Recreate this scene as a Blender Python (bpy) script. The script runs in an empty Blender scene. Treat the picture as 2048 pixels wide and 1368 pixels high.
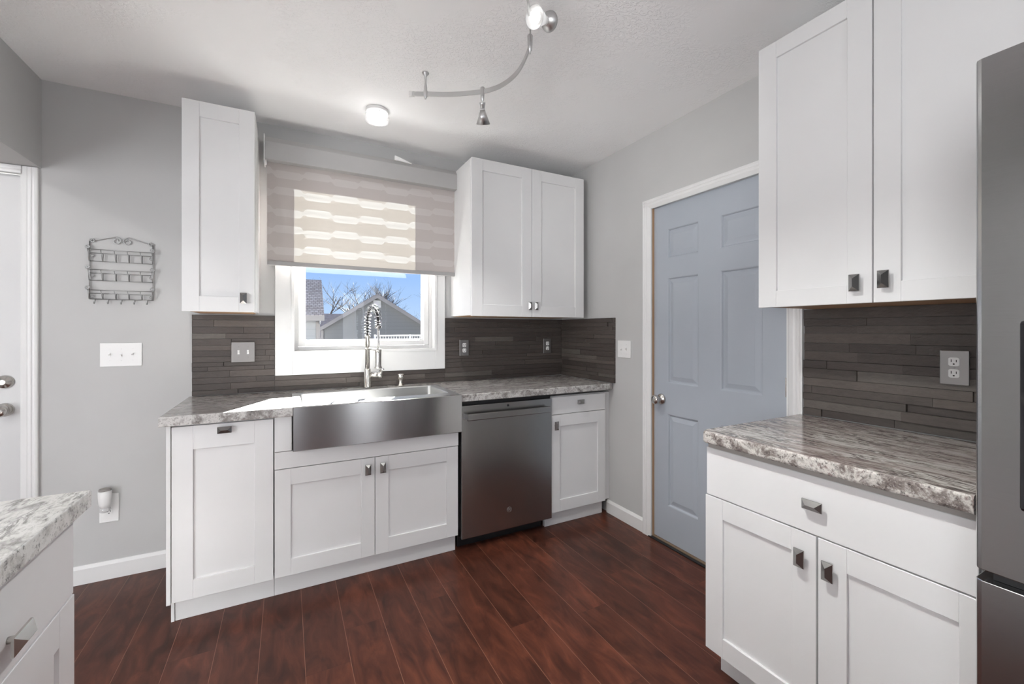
import bpy, bmesh, math, random
from mathutils import Vector, Matrix
R = math.radians
scene = bpy.context.scene
COL = scene.collection

# ------------------------------------------------------------------ camera, world, sun, exposure
cam_data = bpy.data.cameras.new('camera')
cam_data.sensor_width = 36.0
cam_data.lens = 853.52 * 36.0 / 2048.0
cam_data.shift_y = -23.72 / 2048.0
cam_data.clip_start = 0.05
cam = bpy.data.objects.new('camera', cam_data)
COL.objects.link(cam)
cam.location = (-2.0084, -2.9258, 1.2829)
cam.rotation_euler = (R(90), 0, -0.486)
scene.camera = cam

scene.view_settings.view_transform = 'Standard'
scene.view_settings.look = 'None'
scene.view_settings.gamma = 1.0
scene.view_settings.use_curve_mapping = False
scene.view_settings.exposure = 0.25
scene.cycles.use_denoising = True
scene.cycles.max_bounces = 10
scene.cycles.diffuse_bounces = 6
scene.cycles.sample_clamp_indirect = 60.0

world = bpy.data.worlds.new('sky'); scene.world = world
world.use_nodes = True
wn = world.node_tree.nodes; wl = world.node_tree.links
wn.clear()
w_out = wn.new('ShaderNodeOutputWorld'); w_bg = wn.new('ShaderNodeBackground')
w_tc = wn.new('ShaderNodeTexCoord'); w_sep = wn.new('ShaderNodeSeparateXYZ'); w_ramp = wn.new('ShaderNodeValToRGB')
wl.new(w_tc.outputs['Generated'], w_sep.inputs[0]); wl.new(w_sep.outputs['Z'], w_ramp.inputs[0])
w_ramp.color_ramp.elements[0].position = 0.0; w_ramp.color_ramp.elements[0].color = (0.52, 0.68, 0.92, 1)
w_ramp.color_ramp.elements[1].position = 0.55; w_ramp.color_ramp.elements[1].color = (0.10, 0.24, 0.62, 1)
e = w_ramp.color_ramp.elements.new(0.14); e.color = (0.30, 0.50, 0.90, 1)
wl.new(w_ramp.outputs[0], w_bg.inputs[0]); w_bg.inputs[1].default_value = 1.0
wl.new(w_bg.outputs[0], w_out.inputs[0])

def lamp(name, kind, loc, energy, color=(1, 1, 1), rot=None, target=None, **kw):
    d = bpy.data.lights.new(name, kind); d.energy = energy; d.color = color
    for k, v in kw.items(): setattr(d, k, v)
    o = bpy.data.objects.new(name, d); COL.objects.link(o); o.location = loc
    if target is not None:
        o.rotation_euler = (Vector(target) - Vector(loc)).to_track_quat('-Z', 'Y').to_euler()
    elif rot: o.rotation_euler = rot
    return o

SUN_EL, SUN_AZ = R(39.5), math.atan(0.515)
sun_dir = Vector((-math.sin(SUN_AZ) * math.cos(SUN_EL), -math.cos(SUN_AZ) * math.cos(SUN_EL), -math.sin(SUN_EL)))
sun = lamp('sun', 'SUN', (2, 6, 6), 125.0, (1.0, 0.98, 0.95), angle=R(0.6))
sun.rotation_euler = sun_dir.to_track_quat('-Z', 'Y').to_euler()
# area lamps behind the camera: glass door daylight, then two added daylight fills
lamp('daylight_patio_door', 'AREA', (-0.80, -6.18, 1.10), 8, (1.0, 0.995, 0.985), rot=(R(90), 0, 0), shape='RECTANGLE', size=0.4, size_y=1.85)
lamp('rear_window_fill', 'AREA', (-3.45, -6.18, 1.15), 50, (1.0, 0.995, 0.985), rot=(R(90), 0, 0), shape='RECTANGLE', size=2.9, size_y=1.9)
lamp('side_window_fill', 'AREA', (-5.18, -3.9, 1.15), 98, (1.0, 0.995, 0.985), rot=(R(90), 0, R(-90)), shape='RECTANGLE', size=1.9, size_y=1.9)

# ------------------------------------------------------------------ materials
def new_mat(name):
    m = bpy.data.materials.new(name); m.use_nodes = True
    nt = m.node_tree; nt.nodes.clear()
    out = nt.nodes.new('ShaderNodeOutputMaterial'); b = nt.nodes.new('ShaderNodeBsdfPrincipled')
    nt.links.new(b.outputs[0], out.inputs[0])
    return m, nt, b, out
def nd(nt, t, **kw):
    n = nt.nodes.new(t)
    for k, v in kw.items(): setattr(n, k, v)
    return n
def ramp(nt, fac, stops, interp='LINEAR'):
    n = nt.nodes.new('ShaderNodeValToRGB'); cr = n.color_ramp; cr.interpolation = interp
    cr.elements[0].position, cr.elements[0].color = stops[0][0], (*stops[0][1], 1)
    cr.elements[1].position, cr.elements[1].color = stops[-1][0], (*stops[-1][1], 1)
    for p, c in stops[1:-1]:
        e = cr.elements.new(p); e.color = (*c, 1)
    nt.links.new(fac, n.inputs[0]); return n.outputs[0]
def coords(nt, scale=(1, 1, 1), which='Object', loc=(0, 0, 0)):
    tc = nt.nodes.new('ShaderNodeTexCoord'); mp = nt.nodes.new('ShaderNodeMapping')
    mp.inputs['Scale'].default_value = scale; mp.inputs['Location'].default_value = loc
    nt.links.new(tc.outputs[which], mp.inputs[0]); return mp.outputs[0]
def noise(nt, vec, scale, detail=4, rough=0.5, dist=0.0):
    n = nt.nodes.new('ShaderNodeTexNoise'); n.inputs['Scale'].default_value = scale
    n.inputs['Detail'].default_value = detail; n.inputs['Roughness'].default_value = rough; n.inputs['Distortion'].default_value = dist
    nt.links.new(vec, n.inputs['Vector']); return n.outputs['Fac']
def math_n(nt, op, a, b=None):
    n = nt.nodes.new('ShaderNodeMath'); n.operation = op
    for i, v in enumerate((a, b)):
        if v is None: continue
        if isinstance(v, (int, float)): n.inputs[i].default_value = v
        else: nt.links.new(v, n.inputs[i])
    return n.outputs[0]
def mix_c(nt, fac, a, b, mode='MIX'):
    n = nt.nodes.new('ShaderNodeMix'); n.data_type = 'RGBA'; n.blend_type = mode
    for i, v in ((0, fac), (6, a), (7, b)):
        if isinstance(v, (int, float)): n.inputs[i].default_value = v
        elif isinstance(v, tuple): n.inputs[i].default_value = (*v, 1)
        else: nt.links.new(v, n.inputs[i])
    return n.outputs[2]
def bump(nt, b, h, strength=0.2, dist=0.002):
    n = nt.nodes.new('ShaderNodeBump'); n.inputs['Strength'].default_value = strength; n.inputs['Distance'].default_value = dist
    nt.links.new(h, n.inputs['Height']); nt.links.new(n.outputs[0], b.inputs['Normal'])
def plain(name, col, rough=0.5, metal=0.0, spec=0.5, grain=0.0, gscale=120):
    m, nt, b, o = new_mat(name)
    b.inputs['Base Color'].default_value = (*col, 1); b.inputs['Roughness'].default_value = rough
    b.inputs['Metallic'].default_value = metal; b.inputs['Specular IOR Level'].default_value = spec
    if grain:
        f = noise(nt, coords(nt), gscale, 3)
        bump(nt, b, f, grain, 0.001)
        nt.links.new(ramp(nt, noise(nt, coords(nt), 3.0, 2), [(0.3, tuple(c * 0.97 for c in col)), (0.7, tuple(min(1, c * 1.02) for c in col))]), b.inputs['Base Color'])
    return m
def steel(name, col, rough, aniso=0.6, brush=(1, 60, 400), rot=0.25, radial='Z'):
    m, nt, b, o = new_mat(name)
    b.inputs['Metallic'].default_value = 1.0
    f = noise(nt, coords(nt, brush), 6, 5, 0.6)
    nt.links.new(ramp(nt, f, [(0.25, tuple(c * 0.93 for c in col)), (0.75, tuple(min(1, c * 1.05) for c in col))]), b.inputs['Base Color'])
    b.inputs['Roughness'].default_value = rough
    b.inputs['Anisotropic'].default_value = aniso; b.inputs['Anisotropic Rotation'].default_value = rot
    t = nd(nt, 'ShaderNodeTangent', direction_type='RADIAL', axis=radial); nt.links.new(t.outputs[0], b.inputs['Tangent'])
    bump(nt, b, f, 0.04, 0.0006)
    return m
def granite(name, pal, streak=(2.6, 15, 15), speck=0.55, blotch=0.0):
    """laminate stone: pal = (dark, mid, light, tint); streaks run along local x"""
    m, nt, b, o = new_mat(name)
    dark, mid, light, tint = pal
    f1 = noise(nt, coords(nt, streak), 1.6, 12, 0.68, 0.5)
    c = ramp(nt, f1, [(0.32, dark), (0.41, mid), (0.48, light), (0.53, mid), (0.58, dark), (0.63, light), (0.76, mid)])
    # broad zones drift towards a warmer tint or towards pale stone
    z1 = ramp(nt, noise(nt, coords(nt, (1.3, 4.5, 4.5), loc=(4, 2, 7)), 1.7, 5, 0.6, 0.8), [(0.44, (0, 0, 0)), (0.60, (1, 1, 1))])
    c = mix_c(nt, math_n(nt, 'MULTIPLY', z1, 0.72), c, tint)
    z2 = ramp(nt, noise(nt, coords(nt, (2.0, 8, 8), loc=(9, 5, 1)), 2.2, 7, 0.65, 0.6), [(0.52, (0, 0, 0)), (0.66, (1, 1, 1))])
    c = mix_c(nt, math_n(nt, 'MULTIPLY', z2, 0.65), c, light)
    # short dark dashes and pale flecks
    f2 = noise(nt, coords(nt, (30, 120, 120), loc=(3, 1, 2)), 1.0, 5, 0.7, 0.2)
    c = mix_c(nt, math_n(nt, 'MULTIPLY', ramp(nt, f2, [(0.32, (1, 1, 1)), (0.43, (0, 0, 0))]), speck), c, tuple(v * 0.35 for v in dark))
    f3 = noise(nt, coords(nt, (60, 170, 170), loc=(1, 9, 4)), 1.0, 5, 0.7)
    c = mix_c(nt, math_n(nt, 'MULTIPLY', ramp(nt, f3, [(0.57, (0, 0, 0)), (0.70, (1, 1, 1))]), 0.4), c, tuple(min(1, v * 1.12) for v in light))
    if blotch:
        f4 = noise(nt, coords(nt, (9, 17, 17), loc=(2, 2, 2)), 1.6, 6, 0.6, 0.5)
        c = mix_c(nt, math_n(nt, 'MULTIPLY', ramp(nt, f4, [(0.30, (1, 1, 1)), (0.42, (0, 0, 0))]), blotch), c, dark)
    nt.links.new(c, b.inputs['Base Color'])
    b.inputs['Roughness'].default_value = 0.13; b.inputs['Specular IOR Level'].default_value = 0.5
    return m
def granite_edge(name, pal):
    m, nt, b, o = new_mat(name)
    dark, mid, light, tint = pal
    f = noise(nt, coords(nt), 16, 8, 0.7, 0.4)
    c = ramp(nt, f, [(0.32, dark), (0.44, mid), (0.54, light), (0.63, tint), (0.76, light)])
    f2 = noise(nt, coords(nt, loc=(3, 3, 3)), 120, 4, 0.7)
    c = mix_c(nt, math_n(nt, 'MULTIPLY', ramp(nt, f2, [(0.34, (1, 1, 1)), (0.44, (0, 0, 0))]), 0.75), c, tuple(v * 0.3 for v in dark))
    f3 = noise(nt, coords(nt, loc=(7, 1, 3)), 150, 3, 0.7)
    c = mix_c(nt, math_n(nt, 'MULTIPLY', ramp(nt, f3, [(0.56, (0, 0, 0)), (0.68, (1, 1, 1))]), 0.5), c, light)
    nt.links.new(c, b.inputs['Base Color']); b.inputs['Roughness'].default_value = 0.25
    return m

M = {}
M['white'] = plain('white_cabinet_paint', (0.735, 0.735, 0.735), 0.42, grain=0.03, gscale=60)
M['trim'] = plain('white_trim_paint', (0.76, 0.76, 0.755), 0.38, grain=0.03)
M['wall'] = plain('grey_wall_paint', (0.515, 0.515, 0.51), 0.75, grain=0.10, gscale=160)
M['plastic'] = plain('white_plastic', (0.82, 0.82, 0.81), 0.35)
M['door_white'] = plain('white_door_paint', (0.62, 0.62, 0.62), 0.4, grain=0.03)
M['grout'] = plain('slot_black', (0.02, 0.02, 0.02), 0.6)
M['black'] = plain('black_plastic', (0.012, 0.012, 0.013), 0.45)
M['gloss_black'] = plain('black_glass', (0.006, 0.006, 0.008), 0.08)
M['wood_edge'] = plain('raw_wood', (0.42, 0.26, 0.15), 0.6, grain=0.1)
M['sill_wood'] = plain('threshold_wood', (0.20, 0.14, 0.09), 0.5, grain=0.1)
M['strip_grey'] = plain('grey_substrate', (0.34, 0.32, 0.30), 0.6)
M['door_blue'] = plain('blue_grey_door_paint', (0.40, 0.435, 0.485), 0.42, grain=0.04)
M['nickel'] = plain('brushed_nickel', (0.60, 0.58, 0.55), 0.26, 1.0)
M['knob'] = plain('satin_nickel_knob', (0.34, 0.335, 0.33), 0.24, 1.0)
M['spring_steel'] = plain('spring_steel', (0.30, 0.30, 0.30), 0.12, 1.0)
M['hose_grey'] = plain('dark_hose', (0.012, 0.012, 0.013), 0.5)
M['rack_wire'] = plain('dark_silver_wire', (0.42, 0.42, 0.42), 0.38, 1.0)
M['chrome'] = plain('chrome', (0.62, 0.62, 0.62), 0.16, 1.0)
M['track_grey'] = plain('satin_silver', (0.60, 0.60, 0.60), 0.40, 1.0)
M['plate_steel_dim'] = plain('steel_plate_dimmed', (0.25, 0.235, 0.225), 0.40, 1.0)  # same steel as the outlet plates, darkened to offset a bright reflection
M['plate_steel'] = plain('steel_plate', (0.40, 0.39, 0.385), 0.34, 1.0)
M['sink_steel'] = steel('sink_steel', (0.52, 0.52, 0.515), 0.19, 0.75)
M['basin_steel'] = plain('basin_steel', (0.50, 0.50, 0.495), 0.42, 1.0)
M['slate_steel'] = steel('slate_steel', (0.43, 0.425, 0.415), 0.24, 0.7)
M['fridge_steel'] = steel('fridge_steel', (0.42, 0.42, 0.425), 0.19, 0.7)
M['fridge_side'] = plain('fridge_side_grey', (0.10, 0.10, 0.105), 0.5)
P1 = ((0.13, 0.12, 0.112), (0.30, 0.28, 0.265), (0.60, 0.59, 0.57), (0.33, 0.30, 0.29))
P2 = ((0.075, 0.06, 0.056), (0.23, 0.20, 0.185), (0.62, 0.60, 0.565), (0.235, 0.18, 0.17))
P3 = ((0.17, 0.165, 0.155), (0.50, 0.49, 0.46), (0.70, 0.70, 0.67), (0.60, 0.59, 0.56))
M['granite'] = granite('streaked_laminate', P1, (5.0, 17, 17)); M['granite_edge'] = granite_edge('speckled_laminate_edge', P1)
M['granite_brown'] = granite('streaked_laminate_brown', P2, (5.0, 24, 24)); M['granite_brown_edge'] = granite_edge('speckled_brown_edge', P2)
M['granite_light'] = granite('speckled_light_laminate', P3, (6, 13, 13), 0.6, 0.75); M['granite_light_edge'] = granite_edge('speckled_light_edge', P3)

def ceiling_mat():
    m, nt, b, o = new_mat('ceiling_knockdown')
    b.inputs['Base Color'].default_value = (0.94, 0.94, 0.94, 1); b.inputs['Roughness'].default_value = 0.8
    v = coords(nt)
    f = noise(nt, coords(nt, (1, 1.4, 1)), 34, 3, 0.55, 1.6)
    patch = ramp(nt, noise(nt, v, 2.2, 3, 0.6), [(0.45, (0.0, 0, 0)), (0.62, (1, 1, 1))])
    h = math_n(nt, 'MULTIPLY', ramp(nt, f, [(0.46, (0, 0, 0)), (0.56, (1, 1, 1))]), patch)
    bump(nt, b, h, 0.42, 0.005)
    return m
M['ceiling'] = ceiling_mat()

def floor_mat():
    m, nt, b, o = new_mat('dark_cherry_laminate')
    tc = nd(nt, 'ShaderNodeTexCoord'); sp = nd(nt, 'ShaderNodeSeparateXYZ'); nt.links.new(tc.outputs['Object'], sp.inputs[0])
    PW = 0.1575
    u = math_n(nt, 'DIVIDE', math_n(nt, 'ADD', sp.outputs['X'], 1.159 + PW * 40), PW)
    pid = math_n(nt, 'FLOOR', u); fu = math_n(nt, 'FRACT', u)
    wnz = nd(nt, 'ShaderNodeTexWhiteNoise', noise_dimensions='1D'); nt.links.new(pid, wnz.inputs['W'])
    v = math_n(nt, 'ADD', math_n(nt, 'DIVIDE', sp.outputs['Y'], 1.22), math_n(nt, 'MULTIPLY', wnz.outputs['Value'], 7.3))
    qid = math_n(nt, 'FLOOR', v); fv = math_n(nt, 'FRACT', v)
    cid = math_n(nt, 'ADD', math_n(nt, 'MULTIPLY', pid, 3.17), math_n(nt, 'MULTIPLY', qid, 11.3))
    w2 = nd(nt, 'ShaderNodeTexWhiteNoise', noise_dimensions='1D'); nt.links.new(cid, w2.inputs['W'])
    cb = nd(nt, 'ShaderNodeCombineXYZ')
    nt.links.new(math_n(nt, 'MULTIPLY', sp.outputs['X'], 8.0), cb.inputs[0]); nt.links.new(math_n(nt, 'MULTIPLY', sp.outputs['Y'], 2.4), cb.inputs[1])
    nt.links.new(math_n(nt, 'MULTIPLY', w2.outputs['Value'], 60), cb.inputs[2])
    f = noise(nt, cb.outputs[0], 2.2, 6, 0.56, 0.9)
    c = ramp(nt, f, [(0.24, (0.036, 0.0135, 0.0095)), (0.38, (0.056, 0.019, 0.012)), (0.54, (0.090, 0.029, 0.0175)), (0.70, (0.140, 0.045, 0.025)), (0.85, (0.08, 0.027, 0.017))])
    cb2 = nd(nt, 'ShaderNodeCombineXYZ')
    nt.links.new(math_n(nt, 'MULTIPLY', sp.outputs['X'], 150.0), cb2.inputs[0]); nt.links.new(math_n(nt, 'MULTIPLY', sp.outputs['Y'], 3.5), cb2.inputs[1]); nt.links.new(w2.outputs['Value'], cb2.inputs[2])
    g = noise(nt, cb2.outputs[0], 1.0, 4, 0.6)
    c = mix_c(nt, 0.35, c, ramp(nt, g, [(0.15, (0.70, 0.70, 0.70)), (0.85, (1.2, 1.2, 1.2))]), 'MULTIPLY')
    c = mix_c(nt, 0.5, c, ramp(nt, w2.outputs['Value'], [(0.0, (0.55, 0.55, 0.55)), (1.0, (1.25, 1.15, 1.1))]), 'MULTIPLY')
    su = math_n(nt, 'LESS_THAN', fu, 0.013); sv = math_n(nt, 'LESS_THAN', fv, 0.0016)
    seam = su
    c = mix_c(nt, seam, c, (0.21, 0.10, 0.065)); c = mix_c(nt, math_n(nt, 'MULTIPLY', sv, 0.5), c, (0.03, 0.012, 0.009))  # highlight along the plank seams painted in as a lighter brown
    nt.links.new(c, b.inputs['Base Color'])
    b.inputs['Specular IOR Level'].default_value = 0.26
    b.inputs['Roughness'].default_value = 0.28
    bump(nt, b, math_n(nt, 'SUBTRACT', math_n(nt, 'MULTIPLY', g, 0.3), math_n(nt, 'MULTIPLY', seam, 2.0)), 0.05, 0.001)
    return m
M['floor'] = floor_mat()

def slate_mat():
    m, nt, b, o = new_mat('brown_slate_strips')
    g = nd(nt, 'ShaderNodeNewGeometry')
    c = ramp(nt, g.outputs['Random Per Island'], [(0.0, (0.058, 0.047, 0.042)), (0.35, (0.082, 0.067, 0.060)), (0.7, (0.070, 0.059, 0.052)), (0.9, (0.105, 0.086, 0.076)), (1.0, (0.125, 0.112, 0.10))])
    v = coords(nt, (1, 1, 3))
    f = noise(nt, v, 26, 8, 0.7, 0.6)
    c = mix_c(nt, 0.5, c, ramp(nt, f, [(0.25, (0.5, 0.5, 0.5)), (0.75, (1.35, 1.33, 1.3))]), 'MULTIPLY')
    nt.links.new(c, b.inputs['Base Color']); b.inputs['Roughness'].default_value = 0.5
    bump(nt, b, noise(nt, coords(nt, (1, 1, 2.2)), 40, 9, 0.7, 0.8), 0.55, 0.004)
    return m
M['slate'] = slate_mat()

def emit(name, col, s):
    m, nt, b, o = new_mat(name); nt.nodes.remove(b)
    e = nd(nt, 'ShaderNodeEmission'); e.inputs[0].default_value = (*col, 1); e.inputs[1].default_value = s
    nt.links.new(e.outputs[0], o.inputs[0]); return m
M['bulb'] = emit('lit_bulb', (1.0, 0.98, 0.95), 4.5)
def clear_glass(name, tint=(1, 1, 1), gloss=0.08, rough=0.0, fac=None):
    m, nt, b, o = new_mat(name); nt.nodes.remove(b)
    t = nd(nt, 'ShaderNodeBsdfTransparent'); t.inputs[0].default_value = (*tint, 1)
    g = nd(nt, 'ShaderNodeBsdfGlossy'); g.inputs['Roughness'].default_value = rough
    mx = nd(nt, 'ShaderNodeMixShader')
    fr = nd(nt, 'ShaderNodeFresnel'); fr.inputs[0].default_value = 1.45
    ge = nd(nt, 'ShaderNodeNewGeometry')      # reflect on the outer faces only, not inside the sheet
    nt.links.new(math_n(nt, 'MULTIPLY', fr.outputs[0], math_n(nt, 'SUBTRACT', 1.0, ge.outputs['Backfacing'])), mx.inputs[0])
    nt.links.new(t.outputs[0], mx.inputs[1]); nt.links.new(g.outputs[0], mx.inputs[2]); nt.links.new(mx.outputs[0], o.inputs[0])
    return m
M['pane'] = clear_glass('window_glass', (0.97, 0.98, 0.98))
def clear_plastic():
    m, nt, b, o = new_mat('clear_acrylic'); nt.nodes.remove(b)
    t = nd(nt, 'ShaderNodeBsdfTransparent'); g = nd(nt, 'ShaderNodeBsdfGlossy'); g.inputs['Roughness'].default_value = 0.05
    d = nd(nt, 'ShaderNodeBsdfDiffuse'); d.inputs[0].default_value = (0.85, 0.85, 0.85, 1)
    mx = nd(nt, 'ShaderNodeMixShader'); mx.inputs[0].default_value = 0.16
    mx2 = nd(nt, 'ShaderNodeMixShader'); mx2.inputs[0].default_value = 0.18
    nt.links.new(t.outputs[0], mx2.inputs[1]); nt.links.new(g.outputs[0], mx2.inputs[2])
    nt.links.new(mx2.outputs[0], mx.inputs[1]); nt.links.new(d.outputs[0], mx.inputs[2]); nt.links.new(mx.outputs[0], o.inputs[0])
    return m
M['acrylic'] = clear_plastic()
def frosted():
    m, nt, b, o = new_mat('frosted_glass'); nt.nodes.remove(b)
    t = nd(nt, 'ShaderNodeBsdfTranslucent'); t.inputs[0].default_value = (0.9, 0.9, 0.9, 1)
    d = nd(nt, 'ShaderNodeBsdfDiffuse'); d.inputs[0].default_value = (0.8, 0.8, 0.8, 1)
    mx = nd(nt, 'ShaderNodeMixShader'); mx.inputs[0].default_value = 0.5
    nt.links.new(t.outputs[0], mx.inputs[1]); nt.links.new(d.outputs[0], mx.inputs[2]); nt.links.new(mx.outputs[0], o.inputs[0])
    return m
M['frosted'] = frosted()

def blind_mat():
    # woven roller fabric: opaque beige weave with chains of long sheer hexagons
    m, nt, b, o = new_mat('jacquard_blind_fabric'); nt.nodes.remove(b)
    tc = nd(nt, 'ShaderNodeTexCoord'); sp = nd(nt, 'ShaderNodeSeparateXYZ'); nt.links.new(tc.outputs['Object'], sp.inputs[0])
    P, Q = 0.318, 0.112                   # chain repeat across, row repeat down
    zr = math_n(nt, 'DIVIDE', math_n(nt, 'ADD', sp.outputs['Z'], 10 * Q - 0.320 + Q / 2), Q)
    row = math_n(nt, 'FLOOR', zr)
    odd = math_n(nt, 'MULTIPLY', math_n(nt, 'MODULO', row, 2.0), 0.5)                               # every other row starts half a repeat later
    ux = math_n(nt, 'FRACT', math_n(nt, 'ADD', math_n(nt, 'DIVIDE', math_n(nt, 'ADD', sp.outputs['X'], 7 * P + 0.31 + P / 2), P), odd))
    tri = math_n(nt, 'MULTIPLY', math_n(nt, 'ABSOLUTE', math_n(nt, 'SUBTRACT', ux, 0.5)), 2.0)     # 1..0..1 over a repeat
    wave = nd(nt, 'ShaderNodeMapRange'); wave.inputs[1].default_value = 0.43; wave.inputs[2].default_value = 0.57
    wave.inputs[3].default_value = -0.008; wave.inputs[4].default_value = 0.008
    nt.links.new(tri, wave.inputs[0])
    vz = math_n(nt, 'DIVIDE', math_n(nt, 'ADD', math_n(nt, 'ADD', sp.outputs['Z'], wave.outputs[0]), 10 * Q - 0.320 + Q / 2), Q)
    fz = math_n(nt, 'ABSOLUTE', math_n(nt, 'SUBTRACT', math_n(nt, 'FRACT', vz), 0.5))              # 0 at the band's centre
    jt = math_n(nt, 'ABSOLUTE', math_n(nt, 'SUBTRACT', tri, 0.5))                                   # 0 at joints
    hh = nd(nt, 'ShaderNodeMapRange'); hh.inputs[1].default_value = 0.0; hh.inputs[2].default_value = 0.13
    hh.inputs[3].default_value = 0.085; hh.inputs[4].default_value = 0.20
    nt.links.new(jt, hh.inputs[0])
    band = math_n(nt, 'LESS_THAN', fz, hh.outputs[0])
    line = math_n(nt, 'LESS_THAN', fz, 0.012)
    core = math_n(nt, 'LESS_THAN', fz, math_n(nt, 'MULTIPLY', hh.outputs[0], 0.62))
    wv = nd(nt, 'ShaderNodeTexWave', bands_direction='Z'); wv.inputs['Scale'].default_value = 180; nt.links.new(tc.outputs['Object'], wv.inputs[0])
    tr_c = mix_c(nt, band, (0.0104, 0.0098, 0.0081), (0.0150, 0.0153, 0.0144))
    tr_c = mix_c(nt, math_n(nt, 'MULTIPLY', math_n(nt, 'MULTIPLY', line, band), 0.45), tr_c, (0.0104, 0.0100, 0.0092))
    tr_c = mix_c(nt, math_n(nt, 'MULTIPLY', math_n(nt, 'SUBTRACT', band, core), 0.6), tr_c, (0.0200, 0.0203, 0.0194))
    d = nd(nt, 'ShaderNodeBsdfDiffuse'); nt.links.new(mix_c(nt, band, (0.48, 0.44, 0.425), (0.53, 0.495, 0.48)), d.inputs[0])
    t = nd(nt, 'ShaderNodeBsdfTranslucent'); nt.links.new(tr_c, t.inputs[0])
    ad = nd(nt, 'ShaderNodeAddShader'); nt.links.new(d.outputs[0], ad.inputs[0]); nt.links.new(t.outputs[0], ad.inputs[1])
    nt.links.new(ad.outputs[0], o.inputs[0])
    return m
M['blind'] = blind_mat()
M['blind_case'] = plain('blind_cassette_fabric', (0.42, 0.415, 0.41), 0.55, grain=0.1, gscale=300)
M['blind_rail'] = plain('blind_rail', (0.38, 0.37, 0.365), 0.5)
# outdoors
def siding(name, col):
    m, nt, b, o = new_mat(name)
    w = nd(nt, 'ShaderNodeTexWave', bands_direction='Z', wave_profile='SAW'); w.inputs['Scale'].default_value = 2.4
    nt.links.new(coords(nt), w.inputs[0])
    nt.links.new(ramp(nt, w.outputs['Fac'], [(0.0, tuple(c * 0.80 for c in col)), (0.12, col), (1.0, col)]), b.inputs['Base Color'])
    b.inputs['Roughness'].default_value = 0.7; return m
def shingles(name, a, c):
    m, nt, b, o = new_mat(name)
    br = nd(nt, 'ShaderNodeTexBrick'); br.inputs['Scale'].default_value = 7
    br.inputs['Color1'].default_value = (*a, 1); br.inputs['Color2'].default_value = (*c, 1); br.inputs['Mortar'].default_value = (a[0] * .5, a[1] * .5, a[2] * .5, 1)
    br.inputs['Mortar Size'].default_value = 0.03
    nt.links.new(coords(nt), br.inputs['Vector']); nt.links.new(br.outputs[0], b.inputs['Base Color']); b.inputs['Roughness'].default_value = 0.9; return m
M['siding_grey'] = siding('grey_siding', (0.15, 0.15, 0.148))
M['siding_white'] = siding('white_siding', (0.25, 0.255, 0.265))
M['vent_white'] = siding('white_louvres', (0.42, 0.42, 0.42))
M['shingle'] = shingles('grey_shingles', (0.27, 0.235, 0.22), (0.38, 0.345, 0.33))
M['out_trim'] = plain('outdoor_trim', (0.20, 0.185, 0.18), 0.6)
M['bark'] = plain('bark', (0.022, 0.018, 0.016), 0.9, grain=0.3, gscale=30)
M['snow'] = plain('winter_lawn', (0.022, 0.022, 0.02), 0.9, grain=0.3, gscale=4)
M['fence'] = plain('fence_wire', (0.6, 0.6, 0.6), 0.5)

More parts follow.
